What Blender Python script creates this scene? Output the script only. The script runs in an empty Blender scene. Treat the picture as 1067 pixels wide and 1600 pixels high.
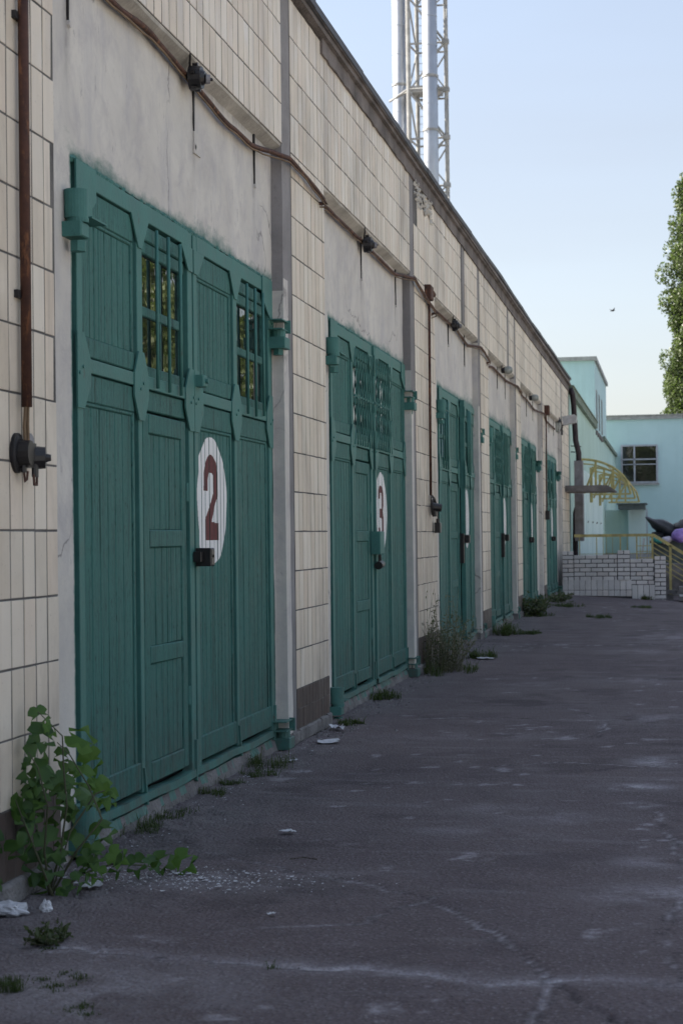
import bpy, math, random
import numpy as np
from mathutils import Vector, Matrix, noise as mnoise
random.seed(7); rng=np.random.default_rng(7)
R=math.radians; PI=math.pi
S=bpy.context.scene; COL=S.collection

# ---------------------------------------------------------------- camera, light
F=2780.0; EYE=1.385
cam=bpy.data.cameras.new('camera'); camo=bpy.data.objects.new('camera',cam); COL.objects.link(camo)
cr=Vector((0.98323089,0.18196994,-0.01199801)); cu=Vector((0.01429524,-0.01131786,0.99983376)); cf=Vector((-0.1818039,0.98323896,0.01372937))
m=Matrix.Identity(4)
for i in range(3): m[i][0]=cr[i]; m[i][1]=cu[i]; m[i][2]=-cf[i]
m[2][3]=EYE; camo.matrix_world=m
cam.sensor_fit='VERTICAL'; cam.sensor_height=36; cam.sensor_width=24; cam.lens=F/1600*36
cam.clip_start=.1; cam.clip_end=2000
cam.dof.use_dof=True; cam.dof.focus_distance=11.0; cam.dof.aperture_fstop=6.3
S.camera=camo
SUN_DIR=Vector((-1.0,0.10,0.90)).normalized()      # towards the sun, behind the garages
SUN_EL=math.asin(SUN_DIR.z); SUN_AZ=math.atan2(SUN_DIR.x,SUN_DIR.y)
w=bpy.data.worlds.new('World'); S.world=w; w.use_nodes=True
wn=w.node_tree; wn.nodes.clear()
sky=wn.nodes.new('ShaderNodeTexSky'); sky.sky_type='NISHITA'; sky.sun_disc=False
sky.sun_elevation=SUN_EL; sky.sun_rotation=SUN_AZ; sky.air_density=1.0; sky.dust_density=2.2; sky.ozone_density=1.2
bg=wn.nodes.new('ShaderNodeBackground'); bg.inputs[1].default_value=.138
wo=wn.nodes.new('ShaderNodeOutputWorld')
tcs=wn.nodes.new('ShaderNodeTexCoord'); mps=wn.nodes.new('ShaderNodeMapping'); mps.inputs['Scale'].default_value=(1,1,3.2)
nzs=wn.nodes.new('ShaderNodeTexNoise'); nzs.inputs['Scale'].default_value=1.1; nzs.inputs['Detail'].default_value=5; nzs.inputs['Distortion'].default_value=.6
mrs=wn.nodes.new('ShaderNodeMapRange'); mrs.inputs[1].default_value=.3; mrs.inputs[2].default_value=.75; mrs.inputs[3].default_value=.68; mrs.inputs[4].default_value=.84
mxs=wn.nodes.new('ShaderNodeMix'); mxs.data_type='RGBA'; mxs.inputs[7].default_value=(1.12,1.16,1.28,1)
wn.links.new(tcs.outputs['Generated'],mps.inputs[0]); wn.links.new(mps.outputs[0],nzs.inputs['Vector']); wn.links.new(nzs.outputs[0],mrs.inputs[0]); wn.links.new(mrs.outputs[0],mxs.inputs[0])
sxs=wn.nodes.new('ShaderNodeSeparateXYZ'); wn.links.new(tcs.outputs['Generated'],sxs.inputs[0])
mrz=wn.nodes.new('ShaderNodeMapRange'); mrz.inputs[1].default_value=0; mrz.inputs[2].default_value=.34; wn.links.new(sxs.outputs[2],mrz.inputs[0])
mxz=wn.nodes.new('ShaderNodeMix'); mxz.data_type='RGBA'; mxz.inputs[6].default_value=(1.20,1.17,1.13,1); mxz.inputs[7].default_value=(.86,.95,1.12,1)
wn.links.new(mrz.outputs[0],mxz.inputs[0]); wn.links.new(mxz.outputs[2],mxs.inputs[7])
wn.links.new(sky.outputs[0],mxs.inputs[6]); wn.links.new(mxs.outputs[2],bg.inputs[0]); wn.links.new(bg.outputs[0],wo.inputs[0])
sl=bpy.data.lights.new('sun','SUN'); sl.energy=5.0; sl.angle=R(.5); sl.color=(1,.93,.82)
so=bpy.data.objects.new('sun',sl); COL.objects.link(so); so.rotation_euler=SUN_DIR.to_track_quat('Z','Y').to_euler(); so.location=(-20,0,30)
S.view_settings.view_transform='Standard'; S.view_settings.look='None'; S.view_settings.gamma=1
S.view_settings.use_curve_mapping=False; S.view_settings.exposure=1.92
S.cycles.max_bounces=6; S.cycles.diffuse_bounces=3; S.cycles.glossy_bounces=3; S.cycles.transparent_max_bounces=6

# ---------------------------------------------------------------- materials
class NT:
    def __init__(s,name):
        s.m=bpy.data.materials.new(name); s.m.use_nodes=True; s.t=s.m.node_tree
        s.b=s.t.nodes['Principled BSDF']
    def n(s,typ,**k):
        x=s.t.nodes.new('ShaderNode'+typ)
        for a,v in k.items(): setattr(x,a,v)
        return x
    def l(s,a,b): s.t.links.new(a,b)
    def pos(s,scale=(1,1,1),off=None):
        g=s.n('NewGeometry'); mp=s.n('Mapping'); mp.inputs['Scale'].default_value=scale
        s.l(g.outputs['Position'],mp.inputs[0])
        if off is not None: s.l(off,mp.inputs['Location'])
        return mp.outputs[0]
    def noise(s,vec,scale,detail=4,rough=.55,dist=0):
        x=s.n('TexNoise'); x.inputs['Scale'].default_value=scale; x.inputs['Detail'].default_value=detail
        x.inputs['Roughness'].default_value=rough; x.inputs['Distortion'].default_value=dist; s.l(vec,x.inputs['Vector']); return x.outputs[0]
    def ramp(s,v,a,b,ca=0,cb=1):
        x=s.n('MapRange'); x.clamp=True
        x.inputs[1].default_value=a; x.inputs[2].default_value=b; x.inputs[3].default_value=ca; x.inputs[4].default_value=cb
        s.l(v,x.inputs[0]); return x.outputs[0]
    def mix(s,f,a,b):
        x=s.n('Mix',data_type='RGBA')
        for i,v in ((0,f),(6,a),(7,b)):
            if isinstance(v,bpy.types.NodeSocket): s.l(v,x.inputs[i])
            elif isinstance(v,(int,float)): x.inputs[i].default_value=v
            else: x.inputs[i].default_value=(*v,1)
        return x.outputs[2]
    def math(s,op,a,b=0):
        x=s.n('Math',operation=op)
        for i,v in ((0,a),(1,b)):
            if isinstance(v,bpy.types.NodeSocket): s.l(v,x.inputs[i])
            else: x.inputs[i].default_value=v
        return x.outputs[0]
    def attr(s,name):
        x=s.n('Attribute'); x.attribute_name=name; return x.outputs['Fac']
    def rnd(s): return s.n('ObjectInfo').outputs['Random']
    def bump(s,h,strength=.5,dist=.01,prev=None):
        x=s.n('Bump'); x.inputs['Strength'].default_value=strength; x.inputs['Distance'].default_value=dist; s.l(h,x.inputs['Height'])
        if prev is not None: s.l(prev,x.inputs['Normal'])
        return x.outputs[0]
    def fin(s,col,rough=.8,bump=None,metal=0,spec=None):
        if isinstance(col,bpy.types.NodeSocket): s.l(col,s.b.inputs['Base Color'])
        else: s.b.inputs['Base Color'].default_value=(*col,1)
        if isinstance(rough,bpy.types.NodeSocket): s.l(rough,s.b.inputs['Roughness'])
        else: s.b.inputs['Roughness'].default_value=rough
        s.b.inputs['Metallic'].default_value=metal
        if spec is not None: s.b.inputs['Specular IOR Level'].default_value=spec
        if bump is not None: s.l(bump,s.b.inputs['Normal'])
        return s.m

def simple(name,col,rough=.7,metal=0,var=.25,scale=6,bstr=.2,bdist=.004,spec=None,stretch=(1,1,1)):
    k=NT(name); p=k.pos(stretch); a=k.noise(p,scale,5); b=k.noise(p,scale*12,3)
    f=k.ramp(a,.35,.65); c=k.mix(f,tuple(x*(1-var) for x in col),tuple(min(1,x*(1+var*.7)) for x in col))
    c=k.mix(k.ramp(b,.55,.75,0,.35),c,tuple(x*.6 for x in col))
    return k.fin(c,rough,k.bump(b,bstr,bdist),metal,spec)

def m_asphalt():
    k=NT('asphalt'); p=k.pos(); 
    big=k.noise(p,.45,5,.6,.3); mid=k.noise(p,4,5,.6); fine=k.noise(p,55,4,.8); st=k.noise(k.pos((.6,2.2,1)),1.5,5,.65,.5)
    c=k.mix(k.ramp(big,.35,.65),(.116,.095,.103),(.166,.137,.143))
    c=k.mix(k.ramp(mid,.4,.7,0,.7),c,(.178,.150,.162))
    c=k.mix(k.ramp(st,.52,.78,0,.35),c,(.20,.18,.195))
    v=k.n('TexVoronoi'); v.inputs['Scale'].default_value=62; k.l(p,v.inputs['Vector'])
    sp=k.ramp(v.outputs['Distance'],.22,.40,1,0); spn=k.ramp(k.noise(p,30,2),.44,.60)
    c=k.mix(k.math('MULTIPLY',k.math('MULTIPLY',sp,spn),.6),c,(.33,.31,.33))
    c=k.mix(k.ramp(fine,.52,.70,0,.75),c,(.050,.043,.049)); c=k.mix(k.ramp(fine,.46,.30,0,.6),c,(.24,.215,.225)); pt=k.noise(k.pos(),.9,6,.7,.6); c=k.mix(k.ramp(pt,.55,.60,0,.35),c,(.088,.074,.083))
    d=k.attr('dust'); dn=k.math('MULTIPLY',d,k.ramp(k.noise(p,28,5,.75),.32,.60,.15,1))
    c=k.mix(dn,c,(.56,.55,.60))
    g=k.attr('grit'); gn=k.math('MULTIPLY',g,k.ramp(k.noise(p,16,6,.75),.38,.6,.1,.9))
    c=k.mix(gn,c,(.20,.185,.19))
    pl_=k.attr('pale'); c=k.mix(pl_,c,k.mix(k.ramp(mid,.3,.7),(.33,.305,.27),(.43,.405,.365))); dk=k.attr('dark'); c=k.mix(k.math('MULTIPLY',dk,.9),c,(.012,.012,.014))  # pale tint is for unseen ground, added to bounce light onto the facade
    # white flakes of lime scattered where the wall crumbles
    v2=k.n('TexVoronoi'); v2.inputs['Scale'].default_value=26; k.l(p,v2.inputs['Vector'])
    fl=k.ramp(v2.outputs['Distance'],.12,.17,1,0); fln=k.ramp(k.noise(p,3,3),.62,.68)
    c=k.mix(k.math('MULTIPLY',fl,k.math('MULTIPLY',fln,.35)),c,(.4,.39,.4))
    h=k.math('ADD',fine,k.math('MULTIPLY',v.outputs['Distance'],-.8))
    b=k.bump(mid,.4,.03); b=k.bump(h,1.0,.012,b)
    return k.fin(c,k.ramp(mid,.3,.7,.85,.96),b,spec=.16)
def m_plaster():
    k=NT('whitewashed_plaster'); p=k.pos(); st=k.noise(k.pos((1,3.5,.9)),1.3,6,.65,.8); bl=k.noise(p,1.1,7,.68,.8); f=k.noise(p,60,4,.65)
    c=k.mix(k.ramp(bl,.35,.65),(.51,.485,.46),(.655,.625,.58))
    c=k.mix(k.ramp(st,.5,.75,0,.7),c,(.43,.42,.445))
    sp=k.noise(k.pos((1,4.5,1.2)),6,7,.75,.4); c=k.mix(k.math('MULTIPLY',k.ramp(sp,.60,.68),k.ramp(bl,.46,.56,0,.7)),c,(.22,.205,.225)); mo=k.noise(p,5,6,.7,.3); c=k.mix(k.ramp(mo,.48,.68,0,.5),c,(.39,.37,.39)); bg_=k.noise(k.pos((1,1,1.6)),.75,6,.7,.6); c=k.mix(k.ramp(bg_,.50,.62,0,.45),c,(.60,.57,.52))
    dn=k.attr('grime'); c=k.mix(k.math('MULTIPLY',dn,k.ramp(k.noise(p,9,5,.7),.35,.6,.2,.9)),c,(.19,.18,.175))
    # hairline cracks
    v=k.n('TexVoronoi',feature='DISTANCE_TO_EDGE'); v.inputs['Scale'].default_value=.55
    ds=k.n('Mapping'); wv=k.n('TexNoise'); wv.inputs['Scale'].default_value=2.5; wv.inputs['Detail'].default_value=6; k.l(p,wv.inputs['Vector'])
    k.l(p,ds.inputs[0]); mm=k.n('VectorMath',operation='MULTIPLY_ADD'); k.l(wv.outputs['Color'],mm.inputs[0]); mm.inputs[1].default_value=(.5,.5,.5); k.l(ds.outputs[0],mm.inputs[2]); k.l(mm.outputs[0],v.inputs['Vector'])
    cr_=k.ramp(v.outputs['Distance'],.001,.006,1,0); c=k.mix(k.math('MULTIPLY',cr_,k.ramp(k.noise(p,.8,2),.5,.56,0,.65)),c,(.15,.14,.14))
    g=k.attr('green'); gm=k.ramp(k.math('ADD',g,k.ramp(k.noise(k.pos((1,.4,1)),12,6,.75),.25,.75,-.30,.30)),.40,1.0)
    c=k.mix(gm,c,(.035,.135,.118))
    b=k.bump(bl,.5,.02); b=k.bump(f,.45,.004,b); b=k.bump(cr_,-.3,.004,b)
    return k.fin(c,.9,b,spec=.25)
def m_tile(name,a,b_,stuff=False,gl=.42,dirt=(.17,.14,.12)):
    k=NT(name); r=k.attr('rnd') if stuff else k.rnd(); p=k.pos()
    cmb=k.n('CombineXYZ'); k.l(k.math('MULTIPLY',r,37),cmb.inputs[1]); k.l(k.math('MULTIPLY',r,91),cmb.inputs[2])
    st=k.noise(k.pos((1,16,.9),cmb.outputs[0]),1.2,5,.6); bl=k.noise(k.pos((1,1,1),cmb.outputs[0]),5,4)
    c=k.mix(r,a,b_); r2=k.math('FRACT',k.math('MULTIPLY',r,17.3)); c=k.mix(k.ramp(r2,.75,.98,0,.38),c,(b_[0]*.92,b_[1]*.80,b_[2]*.74)); c=k.mix(k.ramp(r2,.20,.02,0,.32),c,(a[0]*.78,a[1]*.80,a[2]*.80)); c=k.mix(k.ramp(st,.5,.85,0,.28),c,tuple(x*.66 for x in a)); c=k.mix(k.ramp(bl,.5,.8,0,.45),c,tuple(min(1,x*1.14) for x in b_))
    big=k.noise(k.pos((1,1.1,.5)),.9,6,.65,.5); c=k.mix(k.ramp(big,.48,.70,0,.6),c,dirt)
    bs=k.noise(k.pos((1,5,.5)),1.1,5,.6); c=k.mix(k.ramp(bs,.6,.78,0,.45),c,dirt)
    sp=k.noise(p,70,3); c=k.mix(k.ramp(sp,.66,.74,0,.5),c,dirt)
    return k.fin(c,k.ramp(bl,.3,.7,gl-.08,gl+.2),k.bump(k.math('ADD',st,k.math('MULTIPLY',sp,.3)),.3,.004),spec=.4)
def m_green(name,wood):
    k=NT(name); r=k.rnd(); cmb=k.n('CombineXYZ')
    k.l(k.math('MULTIPLY',r,13),cmb.inputs[1]); k.l(k.math('MULTIPLY',r,57),cmb.inputs[2])
    A=(.034,.124,.110); B=(.062,.192,.172)
    gz_=k.n('SeparateXYZ'); k.l(k.pos(),gz_.inputs[0]); low=k.math('MULTIPLY',k.ramp(gz_.outputs[2],.75,.05),k.ramp(k.noise(k.pos((1,1,.6)),9,6,.75),.40,.66))
    if wood:
        gr=k.noise(k.pos((1,55,2.2),cmb.outputs[0]),1.6,6,.7,.25); cr_=k.noise(k.pos((1,1,.28),cmb.outputs[0]),75,3,.7); bl=k.noise(k.pos(),2.2,5,.6)
        c=k.mix(k.ramp(gr,.3,.7),A,B); c=k.mix(k.math('MULTIPLY',r,.35),c,(.03,.13,.115)); c=k.mix(k.ramp(cr_,.56,.66,0,.8),c,(.008,.038,.034)); c=k.mix(k.ramp(k.noise(k.pos((1,26,.55),cmb.outputs[0]),2.2,5,.75),.53,.62,0,.72),c,(.006,.034,.030)); c=k.mix(k.ramp(k.noise(k.pos((1,40,.8),cmb.outputs[0]),1.7,4,.7),.62,.70,0,.5),c,(.11,.27,.235))
        c=k.mix(k.ramp(bl,.5,.75,0,.4),c,(.07,.21,.185)); c=k.mix(k.ramp(k.noise(k.pos((1,1.6,.5)),5,7,.75),.60,.70,0,.6),c,(.022,.062,.052)); c=k.mix(k.ramp(k.noise(k.pos((1,3,1)),11,6,.75),.70,.76,0,.6),c,(.20,.24,.20))
        c=k.mix(k.math('MULTIPLY',low,.75),c,(.085,.082,.072)); b=k.bump(gr,.9,.008); b=k.bump(cr_,-.55,.004,b)
        return k.fin(c,k.ramp(bl,.3,.7,.55,.72),b,spec=.28)
    bl=k.noise(k.pos(),5,6,.65); f=k.noise(k.pos((1,1,.6)),50,4,.7)
    c=k.mix(k.ramp(bl,.3,.7),(.042,.144,.130),(.070,.208,.186)); c=k.mix(k.ramp(f,.62,.72,0,.45),c,(.012,.05,.045))
    c=k.mix(k.ramp(k.noise(k.pos(),13,6,.75),.70,.76,0,.55),c,(.07,.05,.04))
    c=k.mix(k.math('MULTIPLY',low,.7),c,(.085,.078,.066)); rs=k.noise(k.pos((1,2.2,.5)),6,7,.78); c=k.mix(k.ramp(rs,.64,.70,0,.75),c,(.085,.042,.024)); c=k.mix(k.ramp(k.noise(k.pos(),19,6,.75),.68,.74,0,.5),c,(.16,.30,.27))
    b=k.bump(bl,.5,.008); b=k.bump(f,.5,.004,b)
    return k.fin(c,k.ramp(bl,.3,.7,.48,.66),b,spec=.34)
def m_rust():
    k=NT('rusty_pipe_paint'); bl=k.noise(k.pos(),9,6,.7); c=k.mix(k.ramp(bl,.38,.62),(.038,.016,.013),(.085,.034,.022))
    c=k.mix(k.ramp(k.noise(k.pos((1,1,.3)),24,5,.7),.55,.66),c,(.20,.085,.04)); return k.fin(c,.75,k.bump(bl,.6,.004))
def m_leaf(name,a,b_,tr=.35):
    k=NT(name); r=k.rnd(); n_=k.noise(k.pos(),2.5,3); at=k.attr('rnd')
    c=k.mix(k.math('FRACT',k.math('ADD',k.math('ADD',r,at),k.math('MULTIPLY',n_,.6))),a,b_)
    k.fin(c,.5,spec=.4); t=k.n('BsdfTranslucent'); k.l(k.mix(.5,c,(.12,.2,.03)),t.inputs[0]); mx=k.n('MixShader'); mx.inputs[0].default_value=tr
    o=k.t.nodes['Material Output']; k.l(k.b.outputs[0],mx.inputs[1]); k.l(t.outputs[0],mx.inputs[2]); k.l(mx.outputs[0],o.inputs[0]); return k.m
def m_mint(name,a,b_,streak=.5):
    k=NT(name); bl=k.noise(k.pos(),.5,6,.6); st=k.noise(k.pos((2.5,2.5,.25)),1.2,6,.65); f=k.noise(k.pos(),14,4,.7)
    c=k.mix(k.ramp(bl,.35,.65),a,b_); c=k.mix(k.ramp(st,.55,.8,0,streak),c,tuple(x*.62 for x in a)); c=k.mix(k.ramp(f,.62,.78,0,.3),c,tuple(x*.7 for x in a))
    return k.fin(c,.85,k.bump(f,.4,.02))
M=dict(
 asphalt=m_asphalt(), plaster=m_plaster(),
 tile=m_tile('cream_tile',(.615,.53,.435),(.73,.66,.57)), tile_s=m_tile('cream_tile_joined',(.615,.53,.435),(.73,.66,.57),True),
 brown=m_tile('brown_tile',(.050,.036,.034),(.080,.056,.05),gl=.5,dirt=(.10,.09,.085)),
 mortar=simple('mortar',(.125,.118,.115),.95,var=.35,scale=5,bstr=.6,bdist=.01), render=simple('grey_render',(.25,.24,.245),.92,var=.18,scale=2.2,bstr=.7,bdist=.006,spec=.2),
 soffit=simple('soffit_render',(.46,.44,.41),.92,var=.3,scale=3,bstr=.6,bdist=.01), eave=simple('eave_concrete',(.16,.14,.135),.95,var=.4,scale=3,bstr=.9,bdist=.02),
 tin=simple('roof_tin',(.42,.45,.5),.4,.6,var=.2,scale=2), tindark=simple('tin_lip',(.06,.06,.07),.6,.3,var=.3),
 gsteel=m_green('green_painted_steel',False), gwood=m_green('green_painted_wood',True),
 dark=simple('gap_shade_black',(.012,.013,.014),.9), rust=m_rust(), iron=simple('black_iron',(.022,.02,.022),.6,.2,var=.4,scale=14,bstr=.5,bdist=.005),  # near-black first colour stands in for shade in the gate gaps
 bake=simple('black_bakelite',(.014,.013,.015),.38,var=.3,scale=20,bstr=.25,bdist=.003), grey=simple('cable_grey',(.2,.2,.22),.6), white=simple('white_paint',(.80,.80,.80),.7,var=.10,scale=12,bstr=.3,bdist=.002,stretch=(1,20,1)),
 maroon=simple('maroon_paint',(.115,.018,.020),.7,var=.2,scale=12,stretch=(1,20,1)), steel=simple('chimney_steel',(.40,.42,.45),.42,.8,var=.08,scale=2,bstr=.1,bdist=.01),
 mast=simple('mast_paint',(.28,.28,.27),.6,.1,var=.25,scale=4), mint=m_mint('mint_plaster',(.37,.53,.49),(.44,.61,.57)), mint2=m_mint('blue_mint_plaster',(.37,.54,.57),(.43,.60,.63),.3), cornice=simple('cornice_grey_green',(.17,.22,.18),.9,var=.3,scale=3),
 trim=simple('parapet_trim',(.30,.31,.31),.8,var=.2), palerib=m_mint('pale_blue_sheet',(.52,.66,.68),(.62,.75,.77),.3), frame=simple('window_frame_grey',(.34,.37,.42),.6,var=.15), yellow=simple('faded_yellow_paint',(.42,.36,.15),.6,var=.25,scale=9), 
 sbrick=m_tile('silicate_brick',(.58,.56,.57),(.72,.69,.69),gl=.85,dirt=(.36,.34,.35)), bmort=simple('dark_mortar',(.055,.052,.058),.95,var=.3,scale=12,bstr=.8,bdist=.01), slab=simple('weathered_concrete',(.19,.18,.18),.95,var=.35,scale=4,bstr=.9,bdist=.02),
 bag=simple('black_bag_film',(.018,.019,.024),.32,var=.3,scale=9,bstr=.6,bdist=.02), purple=simple('purple_bag_film',(.26,.17,.52),.4,var=.2,scale=9,bstr=.5,bdist=.02), teal=simple('teal_bag_film',(.05,.33,.30),.4,var=.2,scale=9), pale=simple('pale_bag_film',(.45,.42,.5),.4,var=.2,scale=9),
 bin=simple('skip_grey',(.09,.11,.115),.6,.2,var=.3,scale=4), paper=simple('paper',(.55,.56,.6),.8,var=.15,scale=20), stone=simple('rubble',(.17,.16,.165),.95,var=.4,scale=20,bstr=.8), wood=simple('old_wood',(.18,.12,.07),.8,var=.3,scale=9),
 leafv=m_leaf('vine_leaf',(.022,.070,.014),(.070,.150,.032)), leafy=m_leaf('young_vine_leaf',(.06,.15,.02),(.095,.20,.03),.45), stem=simple('green_stem',(.07,.075,.04),.7), grass=m_leaf('grass_blade',(.028,.055,.012),(.075,.095,.03)), dry=m_leaf('dry_weed',(.10,.105,.065),(.27,.25,.18)), weed=m_leaf('weed_leaf',(.035,.055,.022),(.075,.095,.04)),
 poplar=m_leaf('poplar_leaf',(.042,.066,.024),(.115,.145,.055),.3), broad=m_leaf('broadleaf_leaf',(.03,.05,.015),(.12,.15,.055),.3), yleaf=m_leaf('bright_leaf',(.12,.2,.02),(.2,.28,.04),.45), bark=simple('bark',(.12,.10,.08),.95,var=.4,scale=6,bstr=1,bdist=.03), lamp=simple('dusty_lamp_glass',(.33,.35,.33),.25,var=.2,scale=14), camw=simple('dirty_white_plastic',(.45,.45,.46),.5,var=.2,scale=9), dpipe=simple('dark_downpipe',(.035,.025,.032),.6,.2,var=.3))
def m_glass():
    k=NT('window_glass'); k.b.inputs['IOR'].default_value=1.55
    return k.fin((.012,.014,.014),.012,k.bump(k.noise(k.pos(),4.5,2),.07,.01),spec=.75)
M['glass']=m_glass()

# ---------------------------------------------------------------- mesh helpers
class MB:
    def __init__(s): s.v=[]; s.f=[]; s.mi=[]; s.r=[]; s.cur=0
    def add(s,vs,fs,mi=0,r=None):
        o=len(s.v); s.v+=[tuple(v) for v in vs]; s.f+=[tuple(i+o for i in f) for f in fs]; s.mi+=[mi]*len(fs)
        s.r+=[random.random() if r is None else r]*len(vs); return s
    def box(s,x0,x1,y0,y1,z0,z1,mi=0,r=None):
        return s.add([(x0,y0,z0),(x1,y0,z0),(x1,y1,z0),(x0,y1,z0),(x0,y0,z1),(x1,y0,z1),(x1,y1,z1),(x0,y1,z1)],
          [(0,3,2,1),(4,5,6,7),(0,1,5,4),(1,2,6,5),(2,3,7,6),(3,0,4,7)],mi,r)
    def cbox(s,x0,x1,y0,y1,z0,z1,c=.004,mi=0,r=None):   # chamfered towards +X
        c=min(c,(y1-y0)*.4,(z1-z0)*.4); xs=x1-c
        v=[(x0,y0,z0),(x0,y1,z0),(x0,y1,z1),(x0,y0,z1),(xs,y0,z0),(xs,y1,z0),(xs,y1,z1),(xs,y0,z1),(x1,y0+c,z0+c),(x1,y1-c,z0+c),(x1,y1-c,z1-c),(x1,y0+c,z1-c)]
        f=[(8,9,10,11),(3,2,1,0)]
        for a in range(4):
            b=(a+1)%4; f+=[(a,b,b+4,a+4),(a+4,b+4,b+8,a+8)]
        return s.add(v,f,mi,r)
    def cyl(s,p0,p1,r0,r1=None,n=12,mi=0,cap=True,r=None):
        r1=r0 if r1 is None else r1; p0=Vector(p0); p1=Vector(p1); d=(p1-p0).normalized()
        a=d.orthogonal().normalized(); b=d.cross(a)
        vs=[p0+(a*math.cos(t)+b*math.sin(t))*r0 for t in [2*PI*i/n for i in range(n)]]+[p1+(a*math.cos(t)+b*math.sin(t))*r1 for t in [2*PI*i/n for i in range(n)]]
        fs=[(i,(i+1)%n,n+(i+1)%n,n+i) for i in range(n)]
        if cap: fs+=[tuple(range(n-1,-1,-1)),tuple(range(n,2*n))]
        return s.add(vs,fs,mi,r)
    def tube(s,pts,r,n=6,mi=0,taper=None):
        pts=[Vector(p) for p in pts]; rings=[]; up=Vector((.3,.2,.9)).normalized()
        vs=[];fs=[]
        for i,p in enumerate(pts):
            d=(pts[min(i+1,len(pts)-1)]-pts[max(i-1,0)]).normalized()
            a=d.cross(up); a=a.normalized() if a.length>.05 else d.orthogonal().normalized(); b=a.cross(d)
            rr=r if taper is None else r+(taper-r)*i/max(1,len(pts)-1)
            vs+=[p+(a*math.cos(2*PI*k/n)+b*math.sin(2*PI*k/n))*rr for k in range(n)]
        for i in range(len(pts)-1):
            for k in range(n): fs.append((i*n+k,i*n+(k+1)%n,(i+1)*n+(k+1)%n,(i+1)*n+k))
        fs+=[tuple(range(n))[::-1],tuple((len(pts)-1)*n+k for k in range(n))]
        return s.add(vs,fs,mi)
    def prism(s,poly,x0,x1,mi=0,axis='x'):          # poly of (y,z), extruded in x ; axis 'y': poly (x,z); 'z': (x,y)
        n=len(poly); mk={'x':lambda a,b,h:(h,a,b),'y':lambda a,b,h:(a,h,b),'z':lambda a,b,h:(a,b,h)}[axis]
        vs=[mk(a,b,x0) for a,b in poly]+[mk(a,b,x1) for a,b in poly]
        fs=[tuple(range(n))[::-1],tuple(range(n,2*n))]+[(i,(i+1)%n,n+(i+1)%n,n+i) for i in range(n)]
        return s.add(vs,fs,mi)
    def mesh(s,name,mats,smooth=False):
        me=bpy.data.meshes.new(name); me.from_pydata(s.v,[],s.f)
        for x in (mats if isinstance(mats,(list,tuple)) else [mats]): me.materials.append(x)
        if any(s.mi): me.polygons.foreach_set('material_index',s.mi)
        a=me.attributes.new('rnd','FLOAT','POINT'); a.data.foreach_set('value',s.r)
        if smooth: me.polygons.foreach_set('use_smooth',[True]*len(s.f))
        me.update(); return me
    def build(s,name,mats,parent=None,loc=(0,0,0),smooth=False,**t):
        return obj(name,s.mesh(name,mats,smooth),parent,loc,**t)
def obj(name,me,parent=None,loc=(0,0,0),**t):
    o=bpy.data.objects.new(name,me); COL.objects.link(o); o.location=loc
    if parent is not None: o.parent=parent
    for k,v in t.items(): o[k]=v
    return o
def thing(name,label,category,loc=(0,0,0),group=None,rz=0):
    o=bpy.data.objects.new(name,None); COL.objects.link(o); o.location=loc; o.rotation_euler=(0,0,rz); o.empty_display_size=.2
    o['label']=label; o['category']=category
    if group: o['group']=group
    return o
def npmesh(name,V,Fq,mats,attrs={},smooth=True):
    me=bpy.data.meshes.new(name); me.vertices.add(len(V)); me.vertices.foreach_set('co',V.astype(np.float32).ravel())
    k=Fq.shape[1]; me.loops.add(Fq.size); me.loops.foreach_set('vertex_index',Fq.astype(np.int32).ravel())
    me.polygons.add(len(Fq)); me.polygons.foreach_set('loop_start',np.arange(0,Fq.size,k,dtype=np.int32)); me.polygons.foreach_set('loop_total',np.full(len(Fq),k,dtype=np.int32))
    me.polygons.foreach_set('use_smooth',np.full(len(Fq),smooth))
    for x in (mats if isinstance(mats,(list,tuple)) else [mats]): me.materials.append(x)
    for n_,a in attrs.items():
        at=me.attributes.new(n_,'FLOAT','POINT'); at.data.foreach_set('value',a.astype(np.float32).ravel())
    me.update(calc_edges=True); return me
def vnoise(x,y,sc,seed=0,oct=4):                     # smooth value noise, numpy
    out=np.zeros_like(x,dtype=float); amp=1; tot=0
    for o in range(oct):
        g=np.random.default_rng(seed+o*17).random((256,256)); u=x*sc; v=y*sc
        iu=np.floor(u).astype(int); iv=np.floor(v).astype(int); fu=u-iu; fv=v-iv; fu=fu*fu*(3-2*fu); fv=fv*fv*(3-2*fv)
        a=g[iu%256,iv%256]; b=g[(iu+1)%256,iv%256]; c=g[iu%256,(iv+1)%256]; d=g[(iu+1)%256,(iv+1)%256]
        out+=amp*((a*(1-fu)+b*fu)*(1-fv)+(c*(1-fu)+d*fu)*fv); tot+=amp; amp*=.5; sc*=2.03
    return out/tot
def ss(a,b,x): t=np.clip((x-a)/(b-a),0,1); return t*t*(3-2*t)
def polydist(X,Y,pts):
    D=np.full(X.shape,1e9); 
    for (ax,ay),(bx,by) in zip(pts[:-1],pts[1:]):
        dx,dy=bx-ax,by-ay; t=np.clip(((X-ax)*dx+(Y-ay)*dy)/(dx*dx+dy*dy),0,1)
        D=np.minimum(D,np.hypot(X-ax-t*dx,Y-ay-t*dy))
    return D

# ---------------------------------------------------------------- layout along the garage row (metres, y runs away from the camera)
WX=-2.55; PX=-2.47; BX=-2.4726          # recessed wall, tile face, tile backing
GK=.981; GW=3.885; GATES=[v*GK for v in (7.57,13.60,20.17,25.66,31.10,37.35)]
PIER=[(3.2,6.97),(11.38,12.80),(17.20,19.02),(23.38,24.75),(28.95,30.13),(35.02,36.0),(41.3,44.5)]
ZF=3.965; ZT=5.02; YEND=44.5

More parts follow.
